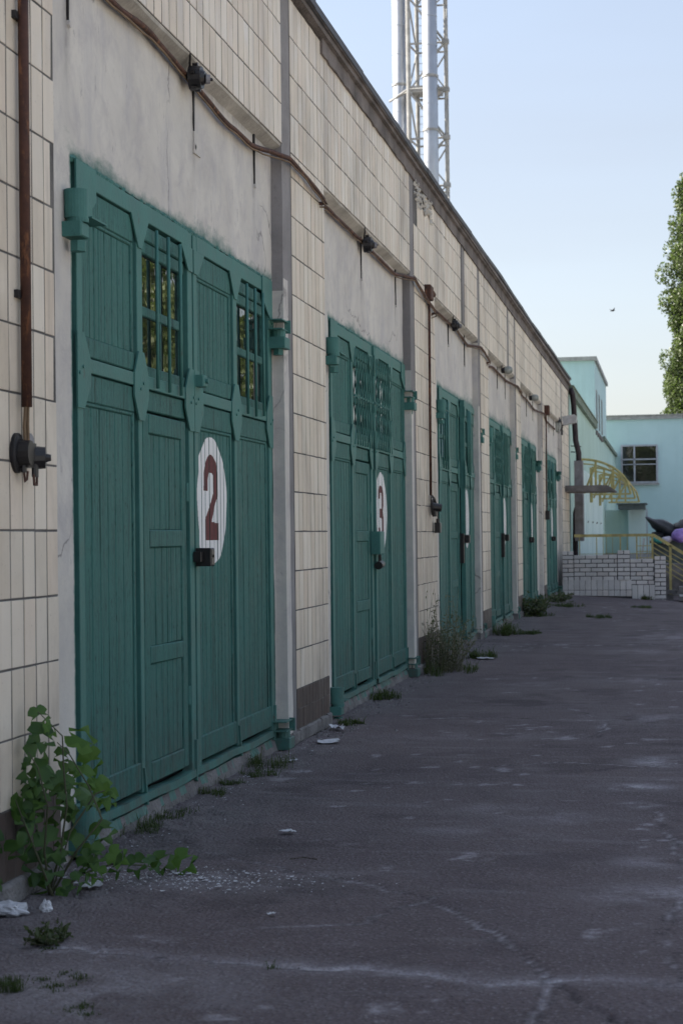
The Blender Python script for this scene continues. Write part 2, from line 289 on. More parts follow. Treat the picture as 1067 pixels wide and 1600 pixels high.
# ---------------------------------------------------------------- ground
def gz(X,Y): return -.062*np.clip(X+2.45,0,30)*ss(24,41,Y)*(1-ss(60,90,Y)*.5)
def ground():
    xs=np.concatenate([[-400,-120,-40,-15,-6,-3.2],np.arange(-2.75,1.3,.02),np.arange(1.3,5,.25),[6,8,12,20,40,120,400]])
    ys=np.concatenate([[-400,-100,-30,-8,0,2.5],np.arange(4.2,9.5,.02),np.arange(9.5,16,.035),np.arange(16,46,.12),np.arange(46,100,2),[120,160,250,400]])
    X,Y=np.meshgrid(xs,ys,indexing='ij')
    wob=vnoise(X,Y,7,5,4)-.5; wob2=vnoise(X,Y,9,50,4)-.5
    Xw=X+wob*.10; Yw=Y+wob2*.10
    dust=np.zeros_like(X); dark=np.zeros_like(X); hgt=np.zeros_like(X)
    c1=[(-2.25,5.83),(-2.048,5.793),(-1.755,5.72),(-1.478,5.667),(-1.169,5.621),(-.92,5.629),(-.708,5.574),(-.577,5.50),(-.395,5.536),(-.211,5.59),(.017,5.553),(.6,5.62),(1.3,5.5)]
    c2=[(-1.9,7.5),(-1.246,7.013),(-.958,6.795),(-.714,6.368),(-.544,5.991),(-.439,5.736),(-.385,5.537),(-.39,5.272),(-.41,5.0),(-.5,4.4)]
    c3=[(-.36,5.52),(-.31,5.40),(-.275,5.287),(-.20,5.15),(-.12,5.05),(.1,4.7)]
    n1=vnoise(X,Y,3.0,77,4)
    d=polydist(Xw,Yw,c1); dust=np.maximum(dust,np.exp(-(d/(.016+.016*vnoise(X,Y,9,5,3)))**2)*(.35+.65*ss(.25,.5,n1))*np.interp(X,[-2.3,-2.05,-.75,-.62,-.35,-.2,.3],[.3,.95,.85,.45,.95,.4,.3])); dust=np.maximum(dust,.28*np.exp(-(d/.07)**2)); dark=np.maximum(dark,np.exp(-((d-.022)/.007)**2)*.7*ss(.4,.55,1-n1)*(Y<polyY(X,c1))); hgt-=.008*np.exp(-(d/.012)**2)
    d=polydist(Xw,Yw,c2); dust=np.maximum(dust,np.exp(-(d/.010)**2)*.6*ss(.25,.5,vnoise(X,Y,4,31,3))); dark=np.maximum(dark,np.exp(-((d-.016)/.006)**2)*.45); hgt-=.006*np.exp(-(d/.010)**2)
    d=polydist(Xw,Yw,c3); dark=np.maximum(dark,.8*np.exp(-(d/.006)**2)); hgt-=.010*np.exp(-(d/.012)**2)
    d=polydist(Xw,Yw,[(-.9,9.0),(-.4,8.6),(.1,8.7),(.8,8.5)]); dust=np.maximum(dust,np.exp(-(d/.2)**2)*.25*ss(.4,.6,n1))
    n2=vnoise(X,Y,6,99,4)
    for (px,py,rx,ry,a) in [(-.10,10.95,.16,.22,.9),(-.22,9.84,.17,.12,.85),(-.19,9.21,.09,.09,.8),(-.06,6.9,.22,.2,.5),(-.1,7.6,.18,.14,.35),(-1.75,5.25,.45,.35,.42),(-1.95,6.95,.4,.16,.35),(-.5,5.50,.12,.04,.8),(-.1,13.5,.5,.4,.3),(-1.3,12.2,.7,.25,.2),(-.5,12.8,.03,.5,.35),(-.2,17,.6,.5,.25),(.1,24,.7,1.2,.3),(-1.3,16.5,.25,.2,.3),(-.4,21,.3,.5,.3),(-.9,8.3,.4,.12,.25)]:
        q=((Xw-px)/rx)**2+((Yw-py)/ry)**2; dust=np.maximum(dust,a*np.exp(-q)*ss(.3,.6,n2))
    # long faint scrapes across the drive
    sc=vnoise(X*1.0,Y*6.0,1.4,123,4); dust=np.maximum(dust,.12*ss(.64,.78,sc))
    edge=ss(-1.85,-2.5,X+ (vnoise(X,Y,2.1,200,4)-.5)*.8)
    grit=edge*ss(5.0,5.6,Y)
    grit=np.maximum(grit,.75*np.exp(-(((Xw+1.9)/.6)**2+((Yw-6.95)/.28)**2)))
    grit=np.maximum(grit,.6*np.exp(-(((Xw+1.7)/.6)**2+((Yw-5.2)/.4)**2)))
    for sd_,pts_ in enumerate([[(-1.2,10.5),(-.7,10.9),(-.2,10.7),(.4,11.1)],[(-.53,12.2),(-.47,12.8),(-.50,13.4),(-.8,14.2)],[(-2.2,13.2),(-1.4,13.5),(-.5,13.3),(.6,13.8)],[(-1.6,6.1),(-1.1,6.3),(-.9,6.8)],[(-2.0,17),(-1.0,17.3),(.3,17.0)],[(-1.9,22.5),(-.8,22.2),(.3,22.8)],[(.1,5.0),(-.05,6.2),(.05,7.5),(-.1,9.0)]]):
        d=polydist(Xw,Yw,pts_); wd=.008+.0006*pts_[0][1]; dust=np.maximum(dust,np.exp(-(d/wd)**2)*.55*ss(.35,.55,vnoise(X,Y,3.3,400+sd_,4))); dark=np.maximum(dark,np.exp(-((d-wd)/(wd*.5))**2)*.5*ss(.4,.5,vnoise(X,Y,2.6,420+sd_,3)))
    # small scuffs, oil spots
    sp1=vnoise(X,Y,7,500,4); dust=np.maximum(dust,.5*ss(.70,.78,sp1)*ss(.5,.6,vnoise(X,Y,1.1,501,3)))
    oil=vnoise(X,Y,1.7,502,5); dark=np.maximum(dark,.28*ss(.66,.76,oil))
    hgt+=.010*(vnoise(X,Y,1.3,61,3)-.5)+.006*(vnoise(X,Y,11,62,3)-.5)+grit*.03*(vnoise(X,Y,16,63,3)-.35)
    near=((X>-2.8)&(X<5)&(Y>3.9)&(Y<60)); Z=gz(X,Y)+np.where(near,hgt,0)
    nx,ny=X.shape; I=np.arange(nx*ny).reshape(nx,ny); Fq=np.stack([I[:-1,:-1],I[1:,:-1],I[1:,1:],I[:-1,1:]],-1).reshape(-1,4)
    V=np.stack([X,Y,Z],-1).reshape(-1,3)
    me=npmesh('asphalt_yard',V,Fq,M['asphalt'],dict(dust=np.clip(dust,0,1),dark=np.clip(dark,0,1),grit=np.clip(grit,0,1),pale=ss(2.6,4.2,X)*(1-ss(70,80,Y))))  # pale: ground right of the view, added to throw sunlight back at the garages
    obj('asphalt_yard',me,kind='structure')
def polyY(X,pts): return np.interp(X,[p[0] for p in pts],[p[1] for p in pts])
ground()

# ---------------------------------------------------------------- garage building
garage=thing('garage_building','long low garage row faced in cream tiles with grey concrete eave and whitewashed bays','garage',(-8,20,0))
def gpart(name,mb,mats,**t):
    o=mb.build(name,mats,garage,smooth=t.pop('smooth',False),**t); o.location=(8,-20,0); return o
# inner mass, roof
b=MB(); b.box(-14,-2.80,0,YEND,0,4.98); gpart('inner_wall',b,M['render'])
b=MB(); b.box(-14.3,-2.40,-.2,YEND+.2,5.075,5.12); gpart('roof_deck',b,M['eave'])
# sagging eave slab, tin flashing on top
def eave_off(y): return .012*math.sin(y*.55)+.008*math.sin(y*1.7+1)+ (.012*(y-14) if y>14 else 0)*.35
b=MB(); ys=[i*.5 for i in range(0,90)]
for y0,y1 in zip(ys[:-1],ys[1:]):
    o0=eave_off(y0); o1=eave_off(y1)
    vs=[(-2.9,y0,4.98),(-2.42,y0,5.035+o0*.4),(-2.42,y0,5.10+o0),(-2.9,y0,5.13),(-2.9,y1,4.98),(-2.42,y1,5.035+o1*.4),(-2.42,y1,5.10+o1),(-2.9,y1,5.13)]
    b.add(vs,[(0,1,5,4),(1,2,6,5),(2,3,7,6),(3,0,4,7)])
gpart('eave_slab',b,M['eave'])
b=MB(); y=0; 
while y<YEND:
    L=random.uniform(1.9,2.1); y1=min(YEND,y+L); o0=eave_off(y)+.004*random.random(); o1=eave_off(y1)+.006*random.random()
    for (a,h,h2) in ((0,.103,.118),):
        xs0=-2.385-random.uniform(0,.008)
        vs=[(-2.43,y,5.06+o0),(xs0,y,5.07+o0),(xs0,y,5.125+o0),(-2.8,y,5.20+o0),(-2.43,y1+.03,5.06+o1),(xs0,y1+.03,5.07+o1),(xs0,y1+.03,5.125+o1),(-2.8,y1+.03,5.20+o1)]
        b.add(vs,[(0,1,5,4)],1); b.add(vs,[(1,2,6,5)],1); b.add(vs,[(2,3,7,6)],0)
    y=y1
gpart('roof_flashing',b,[M['tin'],M['tindark']])
# rough concrete band under the eave, except where tiles run to the top
b=MB()
n=300
for i in range(n):
    y0=12.72+(YEND-12.72)*i/n; y1=12.72+(YEND-12.72)*(i+1)/n; d0=4.915+.010*mnoise.noise((y0*2,0,1))+.016*mnoise.noise((y0*9,0,2)); d1=4.915+.010*mnoise.noise((y1*2,0,1))+.016*mnoise.noise((y1*9,0,2))
    x=-2.452+.010*mnoise.noise((y0*7,3,2)); x2=-2.452+.010*mnoise.noise((y1*7,3,2))
    vs=[(-2.49,y0,d0),(x,y0,d0),(x,y0,5.06),(-2.49,y0,5.06),(-2.49,y1,d1),(x2,y1,d1),(x2,y1,5.06),(-2.49,y1,5.06)]
    b.add(vs,[(0,1,5,4),(1,2,6,5)])
    if i==0: b.add(vs,[(0,3,2,1)])
gpart('eave_band',b,M['eave'])
# fascia and pier backing
b=MB()
cuts=[(0,3.2)]+PIER
for k,(a,c) in enumerate(PIER):
    b.box(-2.80,BX,a+.262 if k else a,c-.006,.02,ZF-.004)          # pier core
nb=[3.2]+[p[0] for p in PIER[1:]]+[YEND]
for k in range(len(nb)-1):
    a=nb[k]+(.262 if k else 0); c=nb[k+1]
    b.box(-2.80,BX,a,c,ZF,5.0)
b.box(-2.80,BX,0,3.2,.02,5.0)
gpart('mortar_bed',b,M['mortar'])
# soffit ledge of the fascia (rounded concrete lip above the recessed wall)
for k in range(len(PIER)-1):
    b=MB()
    y0=PIER[k][1]; y1=PIER[k+1][0]; n=40
    prof=[(-2.475,ZF+.002),(-2.482,ZF-.014),(-2.51,ZF-.028),(WX-.002,ZF-.048)]
    for i in range(n):
        ya=y0+(y1-y0)*i/n; yb=y0+(y1-y0)*(i+1)/n
        def P(y): 
            e=.012*mnoise.noise((y*3,5,0))+.006*mnoise.noise((y*14,5,0)); return [(px,y,pz+(e if q>0 else 0)) for q,(px,pz) in enumerate(prof)]
        A=P(ya); B=P(yb); b.add(A+B,[(q,q+1,q+5,q+4) for q in range(3)])
    gpart('fascia_soffit',b,M['soffit'],smooth=False)
# grey rendered strips at the bay joints
for k,(a,c) in enumerate(PIER):
    if not k: continue
    b=MB(); n=60
    for i in range(n):
        z0=5.0*i/n; z1=5.0*(i+1)/n
        def row(z):
            e=.006*mnoise.noise((a,z*2,1)); f_=.006*mnoise.noise((a,z*5,9)); lean=.04*max(0,1.2-z) if k==1 else 0
            hw=.14+.03*mnoise.noise((a,z*4,3)); return [(-2.80,a+e,z),(-2.474+f_*.3,a+e-.004+lean*.2,z),(-2.474+f_*.3,a+hw,z),(-2.474+f_*.3,a+.262+f_,z)]
        A=row(z0); B=row(z1); b.add(A+B,[(0,1,5,4)],1 if (z0<(3.9 if k>2 else 3.0)) else 0); b.add(A+B,[(1,2,6,5)],1 if z0<2.75+.3*(k%2) else 0); b.add(A+B,[(2,3,7,6)])
    gpart('joint_strip',b,[M['render'],M['plaster']])
# whitewashed recessed walls
def bay_wall(k):
    y0=PIER[k][1]-.01; y1=PIER[k+1][0]+.02; g0=GATES[k]-.03; g1=GATES[k]+GW+.03; gt=3.055
    st=.03 if k<2 else .06
    def lin(a,b_,s): n=max(1,int(round((b_-a)/s))); return list(np.linspace(a,b_,n+1))
    ys=lin(y0,g0,st)[:-1]+lin(g0,g1,st)[:-1]+lin(g1,y1,st); zs=lin(0,gt,.08)[:-1]+lin(gt,ZF,st)
    Y,Z=np.meshgrid(ys,zs,indexing='ij'); 
    dy=np.maximum(np.maximum(g0-Y,Y-g1),0); dz=np.maximum(Z-gt,0); d=np.hypot(dy,dz)
    nz=vnoise(Y,Z,1.8,300+k,4)
    green=np.exp(-d/np.where(dz>0,.045+.10*np.clip(nz-.35,0,1)*2,.02))
    if k>=2: green=np.exp(-d/np.where(dz>0,.07+.35*np.clip(nz-.4,0,1),.02))
    grime=ss(.25,0,Z)*.8+ .9*ss(.10,0,np.abs(Z-ZF+.02))
    for hy in HOOKS: grime=np.maximum(grime,np.exp(-((Y-hy)/.035)**2)*ss(3.2,3.7,Z)*.9)
    Xv=WX+.010*(vnoise(Y,Z,1.5,310+k,3)-.5)+.004*(vnoise(Y,Z,12,320+k,2)-.5)
    ny,nz_=Y.shape; I=np.arange(ny*nz_).reshape(ny,nz_); Fq=np.stack([I[:-1,:-1],I[1:,:-1],I[1:,1:],I[:-1,1:]],-1).reshape(-1,4)
    cy=(Y[:-1,:-1]+Y[1:,:-1])/2; cz=(Z[:-1,:-1]+Z[:-1,1:])/2
    keep=~((cy>g0)&(cy<g1)&(cz<gt)); Fq=Fq[keep.ravel()]
    V=np.stack([Xv,Y,Z],-1).reshape(-1,3)
    o=obj('recessed_wall',npmesh('recessed_wall',V,Fq,M['plaster'],dict(green=green,grime=np.clip(grime,0,1))),garage,(8,-20,0))
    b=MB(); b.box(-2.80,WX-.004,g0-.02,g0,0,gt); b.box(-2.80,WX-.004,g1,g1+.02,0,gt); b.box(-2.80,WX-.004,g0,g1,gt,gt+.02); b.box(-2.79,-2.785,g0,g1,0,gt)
    gpart('gate_reveal',b,M['dark'])  # shade behind the gate is painted: near-black opening sides and back sheet
HOOKS=[v*GK for v in (7.51,9.62,11.10,15.10,17.05,19.45,21.2,22.9,27.3,28.6,32.9,34.4,39.0,40.6)]
for k in range(6): bay_wall(k)
# tiles
light=[]; brown=[]
TP=.1345; TH=.2645
def inview(y,z,x=PX):
    p=Vector((x,y,z-EYE)); zc=p.dot(cf)
    if zc<1: return False
    return abs(F*p.dot(cr)/zc)<560 and abs(F*p.dot(cu)/zc)<830
def tiles(y0,y1,z0,z1,lst,tp,th,j=.0125,skip=None,rag=0):
    z=z0
    while z<z1-.03:
        zt=min(z+th,z1); y=y0
        while y<y1-.02:
            yt=min(y+tp,y1); 
            if yt-y>.03 and not(skip and skip((y+yt)/2,(z+zt)/2)):
                lst.append((y+j/2,yt-j/2,z+j*.36,zt-j*.36))
            y=yt
        z=zt
slots=[(21.55,21.85,4.0,4.62),(27.65,27.95,4.0,4.70)]
def skip(y,z):
    if 17.5<y<18.75 and z>4.70+.12*math.sin(y*6) and (y<18.3 or z>4.85): return True
    for a,c,e,f_ in slots:
        if a<y<c: return True
    return False
for k,(a,c) in enumerate(PIER):
    y0=a+.266 if k else 3.2
    y1=c
    if k==0: # rows start from the far corner so that whole tiles line up as seen
        y0=c-TP*28
    tiles(y0,y1,.365,ZF,light,TP,TH)
    bt=.105; tiles(y0,y1,.10 if k<4 else .12,.365,brown,bt,.1325,.006)
light=[(a,c-(random.choice((0,.015,.03,.05)) if abs(c-PIER[0][1]+.00625)<.004 and e>1.6 else 0),e,f_) for a,c,e,f_ in light]
for k in range(len(nb)-1):
    a=nb[k]+(.266 if k else 0); c=nb[k+1]-.004
    top=5.0 if k==0 else 4.93
    tiles(a,c,ZF,ZF+3*.262,light,TP,.262,skip=skip)
    # top row
    if k==1: tiles(a,a+TP*8,ZF+3*.262,5.02,light,TP,.262); tiles(a+TP*8,c,ZF+3*.262,4.93,light,TP,.262)
    else: tiles(a,c,ZF+3*.262,top if k else 5.02,light,TP,.262,skip=skip)
light=[t for t in light if not(t[3]-t[2]<.03)]
def key(t): return (0 if inview((t[0]+t[1])/2,(t[2]+t[3])/2) else 1, t[0])
light.sort(key=key); brown.sort(key=key)
cache={}
def unit_tile(w,h,mat,name,c=.0012,d=.014):
    kk=(round(w,3),round(h,3),mat.name)
    if kk not in cache:
        b=MB(); b.cbox(-d,0,-w/2,w/2,-h/2,h/2,c); cache[kk]=b.mesh(name,mat)
    return cache[kk]
def put_tiles(lst,name,mat,mat_s,lim=300):
    for i,(a,c,e,f_) in enumerate(lst[:lim]):
        o=obj(name,unit_tile(c-a,f_-e,mat,name),garage,(PX+8+random.gauss(0,.0006),(a+c)/2-20,(e+f_)/2+random.gauss(0,.0007)))
        o.rotation_euler=(random.gauss(0,.004),random.gauss(0,.003),random.gauss(0,.005))
    if len(lst)>lim:
        b=MB()
        for a,c,e,f_ in lst[lim:]:
            x=PX+random.gauss(0,.0006); dz=random.gauss(0,.0015); b.cbox(x-.014,x,a,c,e+dz,f_+dz,.0012)
        gpart('joined_tiles',b,mat_s,kind='stuff')
put_tiles(light,'tile',M['tile'],M['tile_s']); put_tiles(brown,'plinth_tile',M['brown'],M['brown'])
# vertical slots with recessed dark gap and a rendered strip beside it
for a,c,e,f_ in slots:
    b=MB(); b.box(-2.50,-2.470,a+.09,c,e-.02,5.0); gpart('expansion_strip',b,M['render'])
    b=MB()
    for q in range(9): b.box(-2.50,-2.478,a+.02,a+.09,e+q*.07,e+q*.07+.05)
    gpart('slot_bricks',b,M['bmort'])
# crumbled patch under the eave
b=MB()
for q in range(70):
    y=random.uniform(17.48,18.8); z=random.uniform(4.70,4.93); s_=random.uniform(.015,.05)
    b.add([(BX+random.uniform(.0,.02),y+s_*math.cos(t),z+s_*.8*math.sin(t)) for t in (0,1.3,2.4,3.6,5)]+[(BX+random.uniform(.02,.04),y,z)],[(0,1,5),(1,2,5),(2,3,5),(3,4,5),(4,0,5)])
gpart('crumbled_render',b,M['soffit'],kind='stuff')
# iron hooks in the wall
for i,y in enumerate(HOOKS):
    b=MB(); zt=ZF+.05-random.uniform(0,.05); h=random.uniform(.30,.42)
    b.prism([(y-.010,zt),(y+.014,zt-.02),(y+.016,zt-h*.4),(y+.010,zt-h*.8),(y+.003,zt-h*1.15),(y-.004,zt-h*.8),(y-.012,zt-h*.35)],WX-.005,WX+.010)
    b.tube([(WX+.01,y,zt-.02),(WX+.05,y-.03,zt+.01),(WX+.045,y-.06,zt+.05)],.007)
    gpart('wall_hook',b,M['iron'])
    b=MB(); b.cyl((WX-.01,y+.02,zt-h-.06),(WX+.012,y+.02,zt-h-.06),.02,.015,7); gpart('plaster_patch',b,M['plaster'])
b=MB(); b.box(WX-.02,WX+.012,9.43,9.57,3.50,3.62); gpart('patch_plate',b,M['plaster'])
# rubble footing along the piers
for k,(a,c) in enumerate(PIER):
    b=MB(); n=int((c-a)/.12)+1
    for i in range(n):
        y=a+(c-a)*i/n; b.cbox(-2.80,-2.462+random.uniform(-.01,.015),y-.01,y+.13,0,.10+random.uniform(-.01,.004),.012)
    gpart('footing',b,M['slab'])

# ---------------------------------------------------------------- gates
digit2=[(205,1090),(207,940),(222,860),(240,812),(257,790),(272,787),(295,812),(315,850),(323,900),(326,960),(325,1130),(303,1195),(270,1344),(330,1354),(330,1494),(215,1494),(215,1324),(250,1230),(285,1110),(285,960),(275,940),(250,940),(240,1000),(240,1090)]
digit2=[((u-267)/125*.33,.271-(v-787)/707*.49) for u,v in digit2]
d3=[(.0,.25),(.0,.13),(.15,.03),(.45,0),(.8,.03),(1,.14),(1,.36),(.86,.47),(1,.58),(1,.86),(.8,.96),(.45,1),(.1,.96),(0,.88),(0,.76),(.3,.76),(.36,.84),(.6,.84),(.66,.8),(.66,.60),(.2,.58),(.2,.43),(.66,.42),(.66,.2),(.6,.14),(.36,.14),(.3,.25)]
digit3=[((u-.5)*.30,(.5-v)*.50) for u,v in d3]
def inpoly(Y,Z,poly):
    c=np.zeros(Y.shape,bool); n=len(poly)
    for i in range(n):
        (y1,z1),(y2,z2)=poly[i],poly[i-1]
        cond=((z1>Z)!=(z2>Z))&(Y<(y2-y1)*(Z-z1)/(z2-z1+1e-12)+y1); c^=cond
    return c
pc={}
def wboard(parent,name,y0,y1,z0,z1,x1,d=.03,c=.004,mat='gwood',tilt=0):
    kk=(name,round(y1-y0,3),round(z1-z0,3),d,mat)
    if kk not in pc:
        b=MB(); b.cbox(-d,0,-(y1-y0)/2,(y1-y0)/2,-(z1-z0)/2,(z1-z0)/2,c); pc[kk]=b.mesh(name,M[mat])
    o=obj(name,pc[kk],parent,(x1,(y0+y1)/2,(z0+z1)/2)); o.rotation_euler=(tilt+random.gauss(0,.0016),0,random.gauss(0,.0015)); return o
def planks(leaf,y0,y1,z0,z1,n,x=-.0095,rec=None):
    cuts=[0]; 
    for i in range(n): cuts.append(cuts[-1]+random.choice((.75,1,1,1.25)))
    cuts=[y0+(y1-y0)*c/cuts[-1] for c in cuts]
    for a,c in zip(cuts[:-1],cuts[1:]):
        xx=round(x+random.uniform(-.001,.001),4); w_=round(c-a-.007,3)
        wboard(leaf,'plank',a+.0035,a+.0035+w_,z0,z1,xx,.022,.0045)
        if rec is not None: rec.append((a+.0055,c-.0055,z0,z1,xx))
def plank_panel(leaf,y0,y1,z0,z1,n,top=.10,bot=.09,side=.035,rec=None,molding=True):
    if top: wboard(leaf,'rail',y0,y1,z1-top,z1,.000,.05,.005)
    if bot: wboard(leaf,'rail',y0,y1,z0,z0+bot,.000,.05,.005)
    wboard(leaf,'panel_stile',y0,y0+side,z0+bot,z1-top,-.002,.045,.004); wboard(leaf,'panel_stile',y1-side,y1,z0+bot,z1-top,-.002,.045,.004)
    if molding: wboard(leaf,'moulding',y0+side,y1-side,z1-top-.018,z1-top,-.003,.02,.005)
    planks(leaf,y0+side,y1-side,z0+bot,z1-top-.018,n,rec=rec)
def window(leaf,y0,y1,z0,z1,lattice=False,bars=3,ext=(0,0)):
    wboard(leaf,'rail',y0,y1,2.90,2.975,.000,.05,.006); wboard(leaf,'rail',y0,y1,2.83,2.895,-.006,.04,.006)
    wboard(leaf,'rail',y0,y1,2.16,2.27,-.001,.05,.006)
    fr=MB(); zz0,zz1=2.27,2.83
    fr.cbox(-.075,-.012,y0,y0+.05,zz0,zz1,.005); fr.cbox(-.075,-.012,y1-.05,y1,zz0,zz1,.005); fr.cbox(-.075,-.014,y0+.05,y1-.05,2.52,2.57,.005)
    fr.cbox(-.075,-.017,(y0+y1)/2-.012,(y0+y1)/2+.012,zz0,zz1,.004)
    fr.build('window_frame',M['gwood'],leaf)
    for (a,c) in ((y0+.05,(y0+y1)/2-.015),((y0+y1)/2+.015,y1-.05)):
        for (e,f_) in ((zz0,2.52),(2.57,zz1)):
            p=MB(); p.box(-.032,-.028,a,c,e,f_); o=p.build('window_pane',M['glass'],leaf)
    if lattice:
        y0-=ext[0]; y1+=ext[1]; nn=8; span=y1-y0+.02; hz=.80; sl=.30
        for fam in (1,-1):
            for i in range(-4,nn+4):
                ya=y0-.01+i*span/nn; yb=ya+fam*sl; t0,t1=0,1
                # clip to the window in y
                def tt(y): return (y-ya)/(yb-ya)
                lo,hi=sorted((tt(y0-.01),tt(y1+.01))); t0=max(0,lo); t1=min(1,hi)
                if t1-t0<.06: continue
                p=MB(); xo=.022 if fam>0 else .029
                p.tube([(xo,ya+(yb-ya)*t0,2.165+hz*t0),(xo,ya+(yb-ya)*t1,2.165+hz*t1)],.0044,5); p.build('grille_bar',M['gsteel'],leaf)
        p=MB(); p.box(.012,.02,y0,y1,2.56,2.58); p.build('grille_bar',M['gsteel'],leaf)
    else:
        for i in range(bars):
            y=y0+(y1-y0)*(i+.9)/(bars+.75); p=MB(); p.cyl((.026,y,2.168+random.uniform(-.01,.01)),(.026,y+random.uniform(-.006,.006),2.968),.0095,n=8); p.build('window_bar',M['gsteel'],leaf,smooth=True)
def gusset(leaf,y,half,z0,z1,side=0,wide=.115,stile=.045):
    # side 0 full octagon, -1 only towards +y, +1 only towards -y
    zc=(z0+z1)/2; e=.055
    Lw=wide if side>=0 else stile; Rw=wide if side<=0 else stile
    poly=[(y-stile,z0),(y+stile,z0),(y+Rw,zc-e),(y+Rw,zc+e),(y+stile,z1),(y-stile,z1),(y-Lw,zc+e),(y-Lw,zc-e)]
    out=[]
    for p in poly:
        if not out or (abs(out[-1][0]-p[0])+abs(out[-1][1]-p[1]))>1e-4: out.append(p)
    b=MB(); b.prism(out,.006,.015); 
    for q in (-.5,.5): b.cyl((.014,y+q*.05,zc+q*.03),(.021,y+q*.05,zc+q*.03),.008,n=6)
    b.build('gusset_plate',M['gsteel'],leaf)
def leaf_frame(W):
    b=MB(); m_=W*.495
    b.cbox(-.05,.007,.022,.095,.10,3.075,.003); b.cbox(-.05,.007,m_-.045,m_+.045,2.02,2.995,.003); b.cbox(-.05,.005,m_-.028,m_+.028,.15,2.02,.003); b.cbox(-.05,.007,W-.095,W-.006,.10,3.075,.003)
    b.cbox(-.05,.009,.095,W-.095,2.992,3.078,.003); b.cbox(-.04,.0095,.095,W-.095,2.152,2.216,.003)
    b.box(-.085,-.080,.02,W-.02,.12,3.05,1)  # backing sheet coloured black so plank gaps look shaded
    return b
def make_gate(k,kinds,label,digit=None,ajar=0,lock='box',group='numbered garage gates'):
    g=thing('garage_gate',label,'gate',(WX,GATES[k],0),group); g.scale=(1,.981,.9895)
    W=1.978; mid=W*.495; lo=mid-.045; hi=mid+.045; n1=8 if k<3 else 6
    leaves=[]
    for side in (0,1):
        lf=leaf_frame(W).build('gate_leaf',[M['gsteel'],M['dark']],g,(0,0,0) if side==0 else (0,W+.004,0))
        if side==1 and ajar:
            lf.location=(0,0,0); a=-ajar   # hinge at far edge: near edge swings out
            lf.matrix_local=Matrix.Translation((0,2*W+.004,0))@Matrix.Rotation(ajar,4,'Z')@Matrix.Translation((0,-W,0))
        kd=kinds[side*2:side*2+2]
        rec=[]
        for j,(a,c) in enumerate(((.10,lo-.034),(hi,W-.128))):
            t=kd[j]
            if t=='P': plank_panel(lf,a,c,2.225,2.985,n1,.13,.09)
            else: window(lf,a,c,2.2,2.98,lattice=(t=='L'),ext=((0,.118) if side==0 else (.09,0)))
            # lower half
            wicket=(side==0 and j==1)
            if wicket:
                wboard(lf,'rail',a,c,2.045,2.147,-.006,.04,.005)
                sa=a+.012; sc=c-.012
                wboard(lf,'wicket_stile',sa,sa+.10,0.17,2.03,-.001,.045,.005); wboard(lf,'wicket_stile',sc-.09,sc,.17,2.03,-.001,.045,.005)
                for (e,f_) in ((1.93,2.03),(1.355,1.445),(.765,.855),(.17,.275)): wboard(lf,'wicket_rail',sa+.10,sc-.09,e,f_,.001,.045,.006,tilt=random.uniform(-.012,.012) if e<1.2 else 0)
                for (e,f_) in ((1.445,1.93),(.855,1.355),(.275,.765)): planks(lf,sa+.10,sc-.09,e,f_,6)
                for z in (.5,1.6): 
                    p=MB(); p.cyl((.0,sc+.01,z),(.0,sc+.01,z+.10),.010,n=8); p.build('small_hinge',M['gsteel'],lf)
            else:
                nn=(6 if j==0 else 5) if side==0 else (9 if j==0 else 6)
                plank_panel(lf,a,c,.295,2.146,nn,.126,.0,.03,rec=rec if (side==1 and j==0) else None)
                wboard(lf,'kick_board',a-.02,c+.034,.165,.300,.004,.05,.006,mat='gwood')
        # gussets
        gusset(lf,.048,0,1.985,2.325,-1,.14,.047); gusset(lf,mid,0,1.985,2.325,0,.12,.044); gusset(lf,W-.05,0,1.985,2.325,1,.13,.046)
        for y,L_,R_ in ((mid,.15,.15),):
            b=MB(); b.prism([(y-.03,2.84),(y+.03,2.84),(y+R_,2.994),(y-L_,2.994)],.006,.0145); b.build('gusset_plate',M['gsteel'],lf)
        if side==0: poly=[(0,2.86),(.20,2.89),(.28,2.94),(.28,3.085),(0,3.085)]; poly2=[(W-.10,2.86),(W-.01,2.86),(W-.01,2.99),(W-.24,2.99)]
        else: poly=[(W-.28,2.94),(W-.17,2.88),(W,2.80),(W,3.085),(W-.28,3.085)]; poly2=[(.01,2.86),(.10,2.86),(.24,2.99),(.01,2.99)]
        b=MB(); b.prism(poly,.008,.017); b.build('corner_plate',M['gsteel'],lf)
        b=MB(); b.prism(poly2,.006,.0148); b.build('gusset_plate',M['gsteel'],lf)
        # bottom angle iron, slightly buckled
        b=MB(); n=14
        for i in range(n):
            ya=W*i/n; yb=W*(i+1)/n; f1=lambda y:.004*math.sin(y*3+k)+.004*math.sin(y*7+side*2)
            b.add([(-.04,ya,.143+f1(ya)),(.016,ya,.14+f1(ya)),(.018,ya,.100+f1(ya)),(-.04,yb,.143+f1(yb)),(.016,yb,.14+f1(yb)),(.018,yb,.100+f1(yb))],[(0,1,4,3),(1,2,5,4)])
        b.build('bottom_angle',M['gsteel'],lf)
        b=MB(); b.prism([(mid+.02,.085),(mid+.045,.08),(mid-.005,.27),(mid-.022,.27)],-.002,.016); b.build('bottom_strap',M['gsteel'],lf); b=MB(); b.prism([(W-.10 if side else W-.05,.08),(W-.03,.07),(W-.02,.30),(W-.05,.30)],.002,.020); b.build('bottom_strap',M['gsteel'],lf)
        leaves.append((lf,rec))
    # painted disc over the planks of the right leaf
    lf,rec=leaves[1]; cy,cz=.415,1.607; rr=.366; cs=.0055 if k<2 else .012
    N=int(rr/cs)+2; ys=cy+(np.arange(-N,N)+.5)*cs; zs=cz+(np.arange(-N,N)+.5)*cs
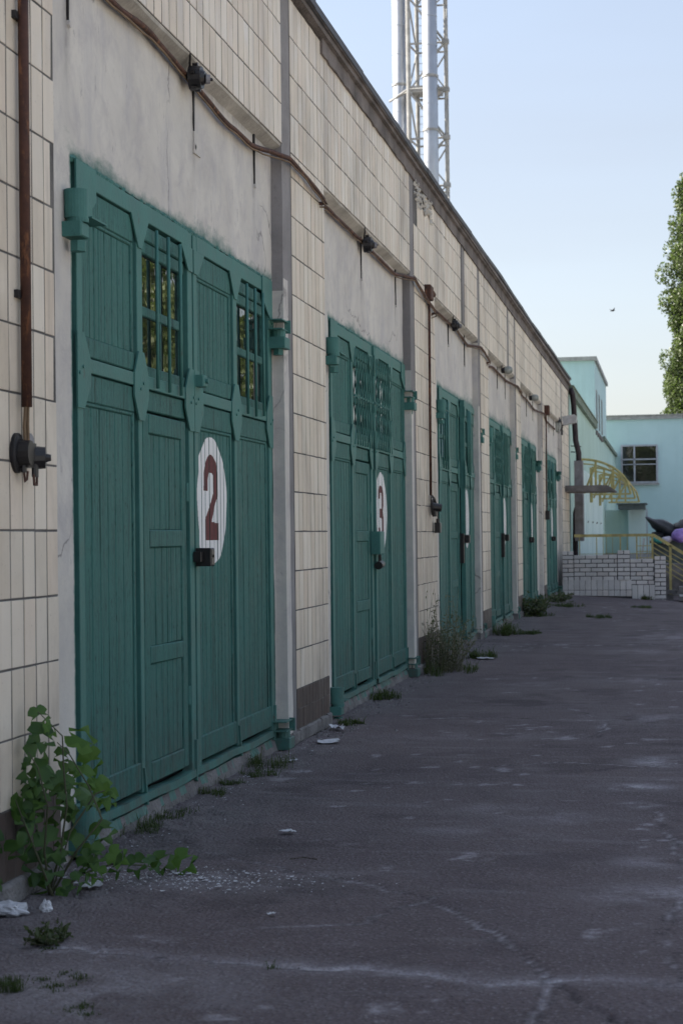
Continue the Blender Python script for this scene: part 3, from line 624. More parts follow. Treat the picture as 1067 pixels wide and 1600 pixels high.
    Y,Z=np.meshgrid(ys,zs,indexing='ij'); ang=np.arctan2(Z-cz,Y-cy)
    rad=rr*(1+.012*np.sin(ang*5+k)+.010*np.sin(ang*11+2*k)); ins=np.hypot(Y-cy,(Z-cz))<rad
    dg=np.zeros_like(ins); 
    if digit: dg=inpoly(Y-cy,Z-cz,digit)
    xs=np.full(Y.shape,-.0128)
    for (a,c,e,f_,x) in rec: 
        mk=(Y>a)&(Y<c)&(Z<f_); xs[mk]=x+.0016
    xs[(Y>.905)]=-9; xs[(Z>=2.02)]=.0016; xs[(Z>=2.0)&(Z<2.02)]=-.0014
    
    xs[(Y<.130)&(Z<2.02)]=-.0004
    xs[(Y<.097)]=.0085
    b=MB()
    idx=np.argwhere(ins&(xs>-5))
    h=cs/2
    for i,j in idx:
        y=Y[i,j]; z=Z[i,j]; x=xs[i,j]
        b.v+=[(x,y-h,z-h),(x,y+h,z-h),(x,y+h,z+h),(x,y-h,z+h)]; q=len(b.v); b.f.append((q-4,q-3,q-2,q-1)); b.mi.append(1 if dg[i,j] else 0); b.r+=[.5]*4
    b.build('number_disc',[M['white'],M['maroon']],lf)
    # hinges
    for z,yy,top in ((2.70,-.10,True),(.02,-.08,False)):
        b=MB(); 
        b.cyl((.048,yy,z+.10),(.048,yy,z+.225),.052,n=24); b.cyl((.055,yy,z+.080),(.055,yy,z+.10),.048,n=20); b.cbox(-.03,.090,yy-.06,yy+.05,z+.015,z+.080,.006)
        b.cyl((.055,yy,z-.045),(.055,yy,z+.0),.036,.036,6); b.box(.012,.10,yy+.06,.17,z+.11,z+.118); b.box(.024,.034,yy+.07,.17,z+.11,z+.19)
        b.build('hinge',M['gsteel'],g,smooth=False)
    for z in (2.66,.03):
        b=MB(); y=2*W-.10
        b.box(0,.10,y+.01,y+.22,z+.16,z+.168); b.box(0,.10,y+.01,y+.22,z+.10,z+.108); b.box(0,.01,y+.01,y+.2,z+.108,z+.16); b.box(.0,.115,y+.20,y+.215,z+.09,z+.175)
        b.cyl((.05,y+.12,z-.01),(.05,y+.12,z+.10),.05,n=14); b.cbox(-.03,.11,y+.05,y+.21,z-.02,z+.055,.004); b.cyl((.05,y+.12,z-.06),(.05,y+.12,z-.02),.035,n=6)
        b.build('hinge',M['gsteel'],g)
    # lock
    if lock=='box':
        b=MB(); b.cbox(.012,.10,W-.0,W+.075,1.245,1.345,.008); b.cbox(.012,.055,W-.05,W-.002,1.27,1.325,.004); b.cyl((.10,W+.035,1.30),(.106,W+.035,1.30),.008,n=8); b.build('lock_box',M['bake'],g)
    elif lock=='tall':
        b=MB(); b.cbox(.0,.085,W-.12,W+.10,1.24,1.44,.006); b.build('lock_cover',M['gsteel'],g)
        b=MB(); b.cyl((.05,W-.02,1.14),(.05,W+.13,1.15),.035,n=12); b.tube([(.05,W+.0,1.17),(.05,W+.0,1.225),(.05,W+.05,1.245),(.05,W+.09,1.225),(.05,W+.09,1.175)],.008); b.build('padlock',M['bake'],g)
    else:
        b=MB(); b.cbox(.0,.06,W-.06,W+.01,1.05,1.42,.006); b.cbox(.0,.12,W+.02,W+.12,1.30,1.40,.008); b.build('lock_box',M['bake'],g)
    # small box on the transom
    if k==0:
        b=MB(); b.cbox(.015,.06,W+.02,W+.11,2.235,2.30,.006); b.cyl((.06,W+.07,2.268),(.075,W+.07,2.268),.014,n=8); b.build('latch',M['gsteel'],g)
    # green sealing foam along the head and concrete threshold
    b=MB(); n=130
    for i in range(n):
        y=-.02+(2*W+.03)*i/n; 
        if mnoise.noise((y*1.7,k*5,0))>-.15 or i%5==0:
            s_=random.uniform(.002,.011); b.cyl((-.01,y,3.082),(.004,y+random.uniform(-.01,.01),3.086+s_),.018,.009,6)
    b.build('sealing_foam',M['gsteel'],g,kind='stuff')
    b=MB(); n=90
    for i in range(n):
        ya=-.1+(2*W+.2)*i/n; yb=-.1+(2*W+.2)*(i+1)/n
        def pr(y):
            o=.03*mnoise.noise((y*3,k*3,0))+.02*mnoise.noise((y*12,k*3,4)); o2=.02*mnoise.noise((y*8,k*3,9))
            return [(-.12,y,.10),(.004+o2,y,.085),(.018+o2,y,.04+o2),(.03+o,y,-.03)]
        A=pr(ya); B=pr(yb); b.add(A+B,[(q,q+1,q+5,q+4) for q in range(1)],1 if mnoise.noise((ya*3,k,7))>.1 else 0); b.add(A+B,[(1,2,6,5)],0 if mnoise.noise((ya*5,k,17))>.0 else 1); b.add(A+B,[(2,3,7,6)],1)
    b.build('threshold',[M['gsteel'],M['slab']],g)
    return g
make_gate(0,'PWPW','green wooden double gate with barred windows and a white disc numbered 2, nearest the camera',digit2,0,'box')
make_gate(1,'PLLP','green wooden double gate with diamond grilles and a white disc numbered 3',digit3,R(.5),'tall')
make_gate(2,'WPWP','green double gate behind the dry weed bush, right leaf slightly ajar',None,R(1.9),'long')
make_gate(3,'PLLP','green double gate with diamond grille, between the ajar gate and the weed clump',None,R(1.0),'long')
make_gate(4,'PLLP','green double gate, second from the far end, behind a low weed clump',None,R(1.3),'box')
make_gate(5,'PWWP','last green double gate, at the far end beside the brick ramp wall',None,0,'box')

# ---------------------------------------------------------------- conduits and fittings
def wavy(pts,step=.12,amp=.006,seed=0):
    out=[]
    for a,c in zip(pts[:-1],pts[1:]):
        a=Vector(a); c=Vector(c); n=max(1,int((c-a).length/step))
        for i in range(n):
            p=a.lerp(c,i/n); s_=len(out)*.35+seed; p+=Vector((.3*amp*mnoise.noise((s_,1,0)),0,amp*2*mnoise.noise((s_,2,5)))); out.append(p)
    out.append(Vector(pts[-1])); return out
run=[(WX+.03,7.0,3.98),(WX+.03,8.02,3.94),(WX+.03,8.8,3.965),(WX+.03,9.62,3.915),(WX+.035,10.4,3.86),(WX+.03,11.0,3.875),(WX+.035,11.3,3.90),(PX+.03,11.45,3.915),(PX+.03,12.0,3.90),(PX+.03,12.76,3.855),(WX+.04,12.86,3.83),(WX+.03,13.5,3.92),(WX+.03,15.2,3.92),(WX+.03,17.0,3.90),(PX+.03,17.28,3.94),(PX+.03,18.05,3.86),(PX+.03,18.9,3.80),(WX+.03,19.1,3.74),(WX+.03,19.8,3.92),(WX+.03,22.0,3.93),(WX+.03,23.2,3.86),(PX+.03,23.5,3.90),(PX+.03,24.7,3.82),(WX+.03,24.9,3.75),(WX+.03,26.5,3.88),(WX+.03,28.8,3.86),(PX+.03,29.2,3.84),(PX+.03,30.1,3.80),(WX+.03,30.4,3.86),(WX+.03,33,3.86),(WX+.03,34.9,3.80),(PX+.03,35.3,3.80),(PX+.03,36.1,3.74),(WX+.03,36.5,3.80),(WX+.03,41.0,3.78)]
run=[(x,y*(.972 if x<-2.49 else 1),z-(.055 if x<-2.49 else .03)) for x,y,z in run]
cp=thing('rusty_conduit','long rusty conduit pipe snaking along the top of the bays from pier to pier','pipe',(WX,7,3.9))
off=(-WX,-7,-3.9)
b=MB(); b.tube(wavy(run),.0155,8); b.build('pipe',M['rust'],cp,off,smooth=True)
b=MB(); b.tube(wavy([(x+.004,y,z-.026) for x,y,z in run],amp=.010,seed=9),.006,5); b.build('cable',M['wood'],cp,off,smooth=True)
def fitting(y,label,x=WX+.05,z=3.90,kind='box'):
    y*=GK; t=thing('wall_socket' if kind=='box' else 'wall_lamp',label,'lamp' if kind!='box' else 'junction box',(x,y,z-.045),'fittings along the rusty conduit'); t.scale=(.72,.8,.8) if kind=='box' else (.8,.8,.8)
    if kind=='box':
        b=MB(); b.cyl((0,0,0),(.09,0,0),.085,.075,14); b.cyl((.09,0,0),(.115,0,0),.055,.04,12)
        for q in range(5): a=q*2*PI/5+.4; b.cyl((.02,.085*math.cos(a),.085*math.sin(a)),(.06,.088*math.cos(a),.088*math.sin(a)),.015,n=6)
        b.cyl((.03,.05,-.01),(.03,.17,.01),.028,.022,10); b.build('body',M['bake'],t)
        b=MB(); b.cyl((.115,.01,-.01),(.145,.02,-.01),.034,.03,14); b.build('round_cap',M['grey'],t)
        b=MB(); b.tube([(.0,-.02,.05),(.03,-.10,.12),(.03,-.13,.17)],.009); b.tube([(.1,.04,0),(.14,.09,.005)],.012); b.build('bracket',M['iron'],t)
    else:
        b=MB(); b.cyl((0,0,.02),(.08,0,.03),.05,.06,12); b.tube([(0,-.02,0),(.02,-.05,.12),(.0,-.06,.18)],.008); b.build('body',M['iron'],t)
        b=MB(); prof=[(.07,.062),(.11,.075),(.15,.075),(.19,.06),(.215,.03)]
        for (x0,r0),(x1,r1) in zip(prof[:-1],prof[1:]): b.cyl((x0,0,.03),(x1,0,.03),r0,r1,14,cap=(x1>.2))
        b.build('glass_globe',M['lamp'],t,smooth=True)
    return t
fitting(9.40,'largest black junction fitting with a round cap, high above the number 2')
fitting(15.0,'black junction fitting above the diamond-grilled gate numbered 3',z=3.88)
fitting(21.25,'small black junction fitting above the ajar gate',z=3.90)
fitting(27.5,'nearer of the two dusty globe lamps on the conduit',z=3.90,kind='lamp')
fitting(33.0,'farther of the two dusty globe lamps on the conduit',z=3.88,kind='lamp')
# left downpipe with sockets
t=thing('rusty_conduit','thick rusty conduit pipe running down the nearest tiled pier, top left','pipe',(PX+.03,6.54,1.9),'conduits running down the piers')
b=MB(); b.cyl((0,0,0),(0,.0,2.3),.021,n=12); b.build('pipe',M['rust'],t,smooth=True)
b=MB(); b.tube([(0,-.012,.02),(-.005,-.016,-.08),(0,-.02,-.14)],.007); b.tube([(0,.010,.02),(.0,.004,-.07),(0,.008,-.14)],.008); b.build('cable',M['wood'],t)
for zc_ in (.42,1.5): b=MB(); b.box(-.03,-.012,-.05,.05,zc_,zc_+.03); b.build('clamp',M['iron'],t)
t=thing('wall_socket','pair of black industrial sockets hanging under the thick rusty pipe at left','socket',(PX,6.50,1.72),'sockets under the conduits'); t.scale=(.62,.8,1)
b=MB(); b.cyl((.0,-.01,.0),(.022,-.01,.0),.078,n=20); b.cyl((.022,-.01,.0),(.028,-.01,.0),.066,.06,20); b.build('back_plate',M['iron'],t)
b=MB(); b.cyl((.025,.0,0),(.10,.0,0),.052,.048,14); b.cyl((.06,.06,.0),(.06,.06,-.05),.02,n=8); b.box(.02,.085,-.01,.10,-.055,.04); b.cyl((.05,.0,-.04),(.05,.0,-.075),.018,n=8); b.build('socket_body',M['bake'],t)
b=MB(); b.cyl((.03,.115,.02),(.04,.115,.02),.062,n=18); b.build('rear_plate',M['grey'],t)
b=MB(); b.cyl((.06,.10,-.015),(.13,.13,-.015),.046,.042,14); b.cyl((.13,.13,-.015),(.16,.145,-.015),.018,.012,8); b.cyl((.08,.09,-.04),(.08,.09,-.09),.022,n=8); b.build('plug',M['bake'],t)
b=MB(); b.tube([(.05,.0,-.07),(.055,.005,-.11),(.06,.02,-.10),(.06,.03,-.07)],.007); b.build('wire_loop',M['rust'],t); b=MB(); b.tube([(.08,.07,-.08),(.08,.075,-.12),(.085,.10,-.12),(.085,.105,-.08)],.008); b.build('wire_loop',M['rust'],t)
# second vertical conduit with hanging socket
t=thing('rusty_conduit','rusty conduit running down the tiled pier between gate 3 and the ajar gate','pipe',(PX+.03,18.32,1.8),'conduits running down the piers')
b=MB(); b.tube([(0,0.03,2.1),(0,.0,1.2),(.0,-.03,.0)],.015,8); b.build('pipe',M['rust'],t,smooth=True)
b=MB(); b.cbox(-.03,.04,-.10,.10,2.03,2.18,.01); b.cyl((.0,-.02,2.16),(.03,.15,2.10),.03,n=8); b.build('junction_box',M['rust'],t)
t=thing('wall_socket','coiled cable and hanging black plug below the rusty conduit past gate 3','socket',(PX+.02,18.4,1.68),'sockets under the conduits')
b=MB(); b.tube([(.01,.10*math.cos(a)*(1+.05*math.sin(3*a)),.02+.10*math.sin(a)) for a in np.linspace(.5,6.9,26)],.008); b.tube([(.02,.11*math.cos(a)+.03,.0+.09*math.sin(a)) for a in np.linspace(0,6.28,22)],.008); b.tube([(0,.0,.12),(.01,.16,.10),(.03,.30,-.02),(.03,.28,-.16)],.008); b.build('cable_coil',M['iron'],t)
b=MB(); b.cyl((.01,.02,.0),(.10,.04,-.01),.05,.04,12); b.cyl((.03,.02,-.04),(.03,.02,-.10),.025,n=8); b.build('socket_body',M['bake'],t)
b=MB(); b.cbox(.0,.06,.23,.36,-.27,-.16,.008); b.cyl((.03,.28,-.16),(.03,.28,-.12),.02,n=8); b.build('plug',M['bake'],t)
t=thing('rusty_conduit','thin dark conduit running down the pier before the last gate','pipe',(PX+.03,35.75,1.85),'conduits running down the piers')
b=MB(); b.tube([(0,.2,1.95),(0,.1,.9),(0,.0,0)],.014,8); b.build('pipe',M['rust'],t); b=MB(); b.cbox(-.02,.06,-.06,.12,-.18,.0,.008); b.build('socket_body',M['bake'],t)
b=MB(); b.cbox(-.03,.07,.1,.34,1.93,2.12,.01); b.build('junction_box',M['rust'],t)
# camera and yard lamp on the last pier
t=thing('security_camera','dirty white security camera housing on a bracket at the far end of the garage row','security camera',(PX,41.6,4.0))
b=MB(); b.prism([(.05,-.10),(.34,-.04),(.36,.10),(.30,.15),(.02,.10)],-.16,.12,axis='y'); b.build('housing',M['camw'],t)
b=MB(); b.tube([(.0,-.1,-.25),(.02,-.05,-.1),(.1,0,-.05)],.02); b.box(-.02,.03,-.2,0,-.32,-.2); b.build('bracket',M['iron'],t)
t=thing('wall_lamp','caged glass bulkhead lamp hanging below the security camera','lamp',(PX,40.7,3.92))
b=MB(); b.cyl((-.06,0,.0),(-.06,0,.12),.13,.07,12); b.tube([(-.1,0,.1),(-.2,0,.3),(-.2,.1,.45)],.02); b.build('body',M['iron'],t)
b=MB(); 
for (z0,r0),(z1,r1) in zip([(0,.09),(-.08,.10),(-.17,.085),(-.22,.04)][:-1],[(0,.09),(-.08,.10),(-.17,.085),(-.22,.04)][1:]): b.cyl((-.06,0,z0),(-.06,0,z1),r0,r1,12,cap=z1<-.2)
b.build('glass_globe',M['lamp'],t,smooth=True)
b=MB()
for q in range(6): a=q*PI/3; b.tube([(-.06+.11*math.cos(a),.11*math.sin(a),0),(-.06+.12*math.cos(a),.12*math.sin(a),-.1),(-.06+.05*math.cos(a),.05*math.sin(a),-.25)],.006,4)
b.build('wire_cage',M['iron'],t)
t=thing('downpipe','dark bent downpipe at the far corner of the garage row','downpipe',(PX+.1,44.62,0))
b=MB(); b.tube([(-.05,0,5.0),(.0,0,4.86),(.02,.1,4.6),(.06,.1,3.7),(.13,.1,3.4),(.12,.1,2.2),(.03,.1,1.9),(.0,.1,.0)],.07,10); b.build('pipe',M['dpipe'],t,smooth=True)
b=MB(); b.cbox(.02,.24,-.06,.20,1.2,3.2,.02); b.build('pipe_casing',M['grey'],t)
# concrete canopy slab
t=thing('concrete_canopy','rough dark concrete canopy slab jutting out from the far end of the garages','canopy',(PX,42.6,2.45))
b=MB(); n=24
for i in range(n):
    x0=.0+1.18*i/n; x1=1.18*(i+1)/n; th=lambda x:.15*(1 if x<1.0 else max(.12,1-(x-1.0)*4.6))
    e0=.015*mnoise.noise((x0*9,0,0)); e1=.015*mnoise.noise((x1*9,0,0))
    vs=[(x0,0,-.07+e0),(x1,0,-.07+e1),(x1,1.6,-.07),(x0,1.6,-.07),(x0,0,-.07+th(x0)),(x1,0,-.07+th(x1)),(x1,1.6,-.07+th(x1)),(x0,1.6,-.07+th(x0))]
    b.add(vs,[(0,3,2,1),(4,5,6,7),(0,1,5,4)]+([(1,2,6,5)] if i==n-1 else []))
b.build('slab',M['slab'],t)

# ---------------------------------------------------------------- ramp wall of silicate brick
BY=40.8
rw=thing('ramp_wall','low wall of pale silicate brick with a tiled foot in front of the loading ramp','brick wall',(-1.3,BY,0))
def rp(name,mb,mats,**t): return mb.build(name,mats,rw,(1.3,-BY,0),**t)
def px2x(px): return (px-1048.6)/68.4
segs=[(-2.455,-2.19,.99,.02),(-2.19,-1.21,.90,0),(-1.21,-.925,1.00,.02),(-.925,-.385,.80,0),(-.385,-.125,.86,.02)]
core=MB()
for si_,(x0,x1,zt,pr) in enumerate(segs):
    core.box(x0+.005,x1-.005,BY+.012-(pr if si_==4 else 0),BY+.25,-.3,zt-.014)
    if pr and si_<4: core.box(x0+.005,x1-.005,BY+.012-pr,BY+.010,.34,zt-.016)
core.box(-2.44,-.40,BY+.25,BY+2.9,-.3,.60)
rp('mortar_core',core,M['bmort'])
bcache={}
def brick(x0,x1,z0,z1,y,name='brick',mat='sbrick',skew=0):
    kk=(round(x1-x0,3),round(z1-z0,3),mat)
    if kk not in bcache:
        q=MB(); w_,h_=kk[0],kk[1]; c=.005; y0=0
        v=[(-w_/2,.1,-h_/2),(w_/2,.1,-h_/2),(w_/2,.1,h_/2),(-w_/2,.1,h_/2),(-w_/2,c,-h_/2),(w_/2,c,-h_/2),(w_/2,c,h_/2),(-w_/2,c,h_/2),(-w_/2+c,0,-h_/2+c),(w_/2-c,0,-h_/2+c),(w_/2-c,0,h_/2-c),(-w_/2+c,0,h_/2-c)]
        f=[(8,9,10,11),(3,2,1,0)]
        for a in range(4): bb=(a+1)%4; f+=[(a,bb,bb+4,a+4),(a+4,bb+4,bb+8,a+8)]
        q.add(v,f); bcache[kk]=q.mesh(name,M[mat])
    o=obj(name,bcache[kk],rw,((x0+x1)/2+1.3,y-BY+random.gauss(0,.003),(z0+z1)/2)); o.rotation_euler=(0,random.gauss(0,.008),random.gauss(0,.008))
CH=.0975; J=.017
for si,(x0,x1,zt,pr) in enumerate(segs):
    zb=.34 if si<3 else (.175 if si==3 else -.20); r=0; z=zt-CH
    while z>zb-.035:
        if si in (0,2,4):
            if r%2: parts=[(x0,x1)]
            else: mmid=(x0+x1)/2; parts=[(x0,mmid),(mmid,x1)]
        else:
            parts=[]; x=x0-(.13 if r%2 else 0)
            while x<x1-.02: parts.append((max(x,x0),min(x+.26,x1))); x+=.26
        for a,c in parts:
            if c-a>.04: brick(a+J/2,c-J/2,z+J/2,z+CH-J/2,BY-pr)
        z-=CH; r+=1
x=-2.455
while x<-.40:
    if x<-.93: brick(x+.004,x+.126,.10,.325,BY-.004,'foot_tile','sbrick')
    brick(x+.004,x+.126,-.13 if x>-.9 else -.02-.02*(x+2.45),.092 if x<-.93 else .208,BY-.004,'foot_tile','sbrick'); x+=.13
# loose blocks and a step right of the wall
t=thing('concrete_block','pair of pale broken concrete blocks at the foot of the railing','concrete block',(.0,40.9,-.12))
b=MB(); b.cbox(-.10,.12,0,.3,.12,.2,.01); b.box(-.12,.03,.02,.3,-.1,.1); b.build('block',M['slab'],t)
t=thing('concrete_step','white-edged low concrete step at the right edge beyond the ramp wall','step',(.4,40.2,-.14))
b=MB(); b.cbox(-.25,1.6,0,.5,.0,.14,.01); b.box(-.24,1.6,.5,1.2,.0,.30); b.build('tread',M['slab'],t); b=MB(); b.box(-.24,1.6,-.012,.0,.10,.145); b.build('nosing',M['paper'],t)

# ---------------------------------------------------------------- yellow railing
t=thing('railing','faded yellow steel railing around the ramp, bending down along the steps at right','railing',(-1.3,42.3,0))
def rl(name,b): b.build(name,M['yellow'],t,(1.3,-42.3,0))
RY=42.3; RZ=1.335
b=MB(); b.box(-2.25,-.40,RY-.03,RY+.03,RZ-.035,RZ+.03); rl('handrail',b)
b=MB(); b.prism([(-.42,RZ-.04),(-.40,RZ+.03),(.9,RZ-.80),(.9,RZ-.88)],RY-.03,RY+.03,axis='y'); rl('handrail',b)
for x,w_,z0 in ((-2.13,.02,.6),(-1.73,.02,.6),(-1.18,.03,.6),(-1.02,.015,.6),(-.80,.03,.5),(-.44,.05,.5),(-.03,.06,-.1),(.42,.05,-.2)):
    zt=RZ if x<-.4 else RZ-.62*(x+.4)
    b=MB(); b.box(x-w_/2,x+w_/2,RY-w_/2,RY+w_/2,z0,zt-.02); rl('post',b)
for x in (-1.58,-1.5,-1.36,-.72,-.56,-.5): b=MB(); b.box(x-.006,x+.006,RY-.006,RY+.006,.6,RZ-.03); rl('baluster',b)
for z in (.75,.9): b=MB(); b.box(-2.13,-.46,RY-.006,RY+.006,z-.006,z+.006); rl('bar',b)
for z in (.70,.80,.95,1.08): b=MB(); b.box(-.80,-.44,RY-.008,RY+.008,z-.008,z+.008); rl('bar',b)
for dz in (.18,.30,.42,.56,.68): b=MB(); b.prism([(-.41,RZ-dz-.012),(-.41,RZ-dz+.012),(.9,RZ-dz-.80),(.9,RZ-dz-.825)],RY-.01,RY+.01,axis='y'); rl('bar',b)
t=thing('wooden_plank','pale plank leaning against the yellow railing beside its gate section','plank',(-.70,42.6,.6))
b=MB(); b.prism([(-.05,0),(.0,0),(.09,.65),(.05,.66)],-.03,.03,axis='y'); b.build('board',M['paper'],t)

# ---------------------------------------------------------------- yellow canopy arches
t=thing('canopy_frame','faded yellow arched steel canopy frame on the mint wall above the ramp','canopy frame',(-2.4,47,3.0))
prof=[]
x0,x1=-2.28,-1.02; zt,zb=3.33,2.40
for i in range(15):
    a=i/14; prof.append((x0+(x1-x0)*a, zb+(zt-zb)*math.sqrt(max(0,1-(a**1.9)))*1.0))
for yy in (47,53.0,59.5):
    o=(2.4,-47,-3.0)
    b=MB(); b.tube([(x,yy,z) for x,z in prof],.032,6); b.tube([(x,yy,z-.12) for x,z in prof[:-2]],.018,5); b.build('arch',M['yellow'],t,o)
    b=MB(); b.box(x0+.25,x1,yy-.02,yy+.02,zb-.02,zb+.03); b.build('bottom_bar',M['yellow'],t,o)
    b=MB(); b.box(x0-.06,x0+.02,yy-.04,yy+.04,2.3,zt); b.build('post',M['yellow'],t,o)
    for q in (4,9): b=MB(); b.box(prof[q][0]-.03,prof[q][0]+.03,yy-.015,yy+.015,zb,prof[q][1]); b.build('upright',M['yellow'],t,o)
    for q,q2 in ((0,4),(5,9)): b=MB(); b.tube([(prof[q][0]+.05,yy,zb+.03),(prof[q2][0],yy,prof[q2][1]-.1)],.030,5); b.build('brace',M['yellow'],t,o)
for q in (7,13): b=MB(); b.tube([(prof[q][0],47,prof[q][1]),(prof[q][0],59.5,prof[q][1])],.018,5); b.build('purlin',M['yellow'],t,(2.4,-47,-3.0))

# ---------------------------------------------------------------- mint building
mb_=thing('office_building','mint-green plastered building with a square tower joined to the end of the garages','building',(-8,60,0))
def mp(name,b,mats,**k): return b.build(name,mats,mb_,(8,-60,0),**k)
b=MB(); b.box(-12,-2.46,44.62,82,0,4.86); mp('wall',b,M['mint'])
b=MB(); b.box(-12,-2.36,44.6,59.6,4.86,5.05); b.box(-12,-2.33,44.6,59.6,5.05,5.09); mp('cornice',b,M['cornice'])
b=MB(); b.box(-12,-2.36,66.5,82,4.86,4.98); mp('cornice',b,M['cornice'])
b=MB(); 
for y in (60.6,62,63.4,64.4,65.4): b.cbox(-2.50,-2.38,y,y+.35,4.72,4.86,.02)
mp('cornice_stub',b,M['slab'])
b=MB(); b.box(-12,-2.44,59.8,70.5,4.9,7.15); mp('tower',b,M['mint2'])
b=MB(); b.box(-12.1,-2.36,59.68,70.6,7.15,7.28); mp('tower_coping',b,M['trim'])
for y in (60.9,63.0,65.4):
    b=MB(); b.box(-2.45,-2.432,y,y+.45,5.0,6.2); mp('slit_window',b,M['glass'])
    b=MB(); b.box(-2.45,-2.42,y-.06,y,4.98,6.25); b.box(-2.45,-2.42,y+.45,y+.51,4.98,6.25); b.box(-2.45,-2.42,y,y+.45,6.2,6.26); mp('slit_frame',b,M['trim'])
b=MB(); b.box(-12,14,82.0,92,0,6.55); mp('rear_wing',b,M['mint2'])
b=MB(); b.box(-12.1,14.1,81.88,92,6.55,6.72); b.box(-12.1,14.1,81.82,92,6.72,6.75); mp('parapet_coping',b,M['trim'])
# window of the rear wing
wx0,wx1,wz0,wz1=-2.16,-.60,3.72,5.32; Yw=82.0
b=MB(); b.box(wx0,wx1,Yw-.01,Yw-.004,wz0,wz1); wi=mp('window',b,M['glass'])
b=MB(); f_=.07
for (a,c,e,g_) in ((wx0-.04,wx1+.04,wz1,wz1+f_),(wx0-.04,wx1+.04,wz0-f_,wz0),(wx0-.05,wx0+.03,wz0,wz1),(wx1-.03,wx1+.05,wz0,wz1),(wx0+.52,wx0+.60,wz0,wz1),(wx0,wx1,wz0+.98,wz0+1.04),(wx0,wx1,wz0+.76,wz0+.80)): b.box(a,c,Yw-.08,Yw-.012,e,g_)
b.build('window_frame',M['frame'],wi)
b=MB(); b.box(wx0-.1,wx1+.1,Yw-.16,Yw-.02,wz0-.16,wz0-.075); b.build('sill',M['trim'],wi)
# ribbed pale sheets on the side wall
for i in range(14):
    y=47.2+i*1.15; b=MB(); b.cbox(-2.46,-2.33,y,y+.50,.6,3.1,.03); mp('rib_panel',b,M['palerib'])
for i in range(5):
    y=48+i*3.1; b=MB(); b.tube([(-2.42,y,1.72),(-2.33,y,1.70),(-2.31,y,1.74)],.022,5); mp('wall_bracket',b,M['iron'])
b=MB(); b.box(-2.46,-2.40,47,64,3.05,3.18); mp('sheet_trim',b,M['palerib'])
b=MB(); b.box(-12,.8,43.8,70,-.3,.62); mp('loading_platform',b,M['slab'])
for z in (3.6,3.45): b=MB(); b.tube([(-2.46,45.2,z),(-2.2,45.2,z-.02)],.012,4); mp('wall_stub',b,M['iron'])
# porch in front of the rear wing
t=thing('entrance_porch','small pale porch with a dark flat roof against the mint wall, behind the railing','porch',(-1.5,68,.6))
b=MB(); b.box(-.45,.55,-.5,2,1.68,1.86); b.box(-.5,.62,-.6,2,1.86,1.90); b.build('roof',M['bin'],t)
b=MB(); b.box(-.08,.56,.3,.4,0,1.66); b.build('wall_panel',M['palerib'],t)
b=MB(); b.box(-.95,-.10,.6,.7,0,1.66); b.build('door',M['mint'],t)
b=MB(); b.box(.58,.64,-.4,-.3,0,1.68); b.build('post',M['frame'],t)

# ---------------------------------------------------------------- skip and bags
t=thing('rubbish_skip','grey metal rubbish skip behind the sloping railing, heaped with bags','skip',(.75,46,.0))
b=MB(); b.prism([(-1.18,0),(1.4,0),(1.5,1.17),(-1.25,1.17)],-.6,.8,axis='y'); b.build('bin_body',M['bin'],t)
b=MB(); b.box(-1.28,1.52,-.64,-.58,1.12,1.19); b.build('rim',M['bin'],t)
def bag(name,label,x,z,sx,sz,sy,mat,rot=0,seed=0,knot=True):
    n=20; m2=12; vs=[]; fs=[]
    for i in range(m2+1):
        ph=PI*i/m2
        for j in range(n):
            th=2*PI*j/n; d=Vector((math.sin(ph)*math.cos(th),math.sin(ph)*math.sin(th),math.cos(ph)))
            rr=1+.22*mnoise.noise(d*1.6+Vector((seed,0,0)))+.10*mnoise.noise(d*5+Vector((seed,3,0)))
            tip=max(0,d.z)**5*.45 if knot else 0
            vs.append((d.x*rr*sx*(1-tip*.6),d.y*rr*sy*(1-tip*.6),d.z*rr*sz+tip*sz))
    for i in range(m2):
        for j in range(n): fs.append((i*n+j,(i+1)*n+j,(i+1)*n+(j+1)%n,i*n+(j+1)%n))
    b=MB(); b.add(vs,fs); o=b.build(name,M[mat],None,(x,45.2 if mat!='bag' else 45.7,z),smooth=True); o.rotation_euler=(0,rot,0); o['label']=label; o['category']='rubbish bag'; o['group']='rubbish bags on the skip'
bag('rubbish_bag','large black rubbish bag with its neck pointing left, on top of the heap',-.12,1.46,.20,.40,.3,'bag',R(-58),1)
bag('rubbish_bag','black rubbish bag behind the purple one at the right edge',.30,1.45,.26,.22,.3,'bag',R(30),2)
bag('rubbish_bag','purple rubbish bag lying on the heap at the right edge',.17,1.30,.19,.16,.2,'purple',R(35),3)
bag('rubbish_bag','small teal plastic bag just behind the railing',-.34,1.20,.13,.09,.2,'teal',R(20),4,False)
bag('rubbish_bag','pale lilac plastic bag squeezed under the purple one',-.12,1.20,.15,.09,.15,'pale',R(-10),5,False)
bag('rubbish_bag','dark slate rubbish bag lowest on the left of the heap',-.30,1.30,.22,.12,.25,'bag',R(10),6,False)
bag('rubbish_bag','black rubbish bag lowest at the right edge of the heap',.42,1.19,.26,.12,.25,'bag',R(0),8,False)

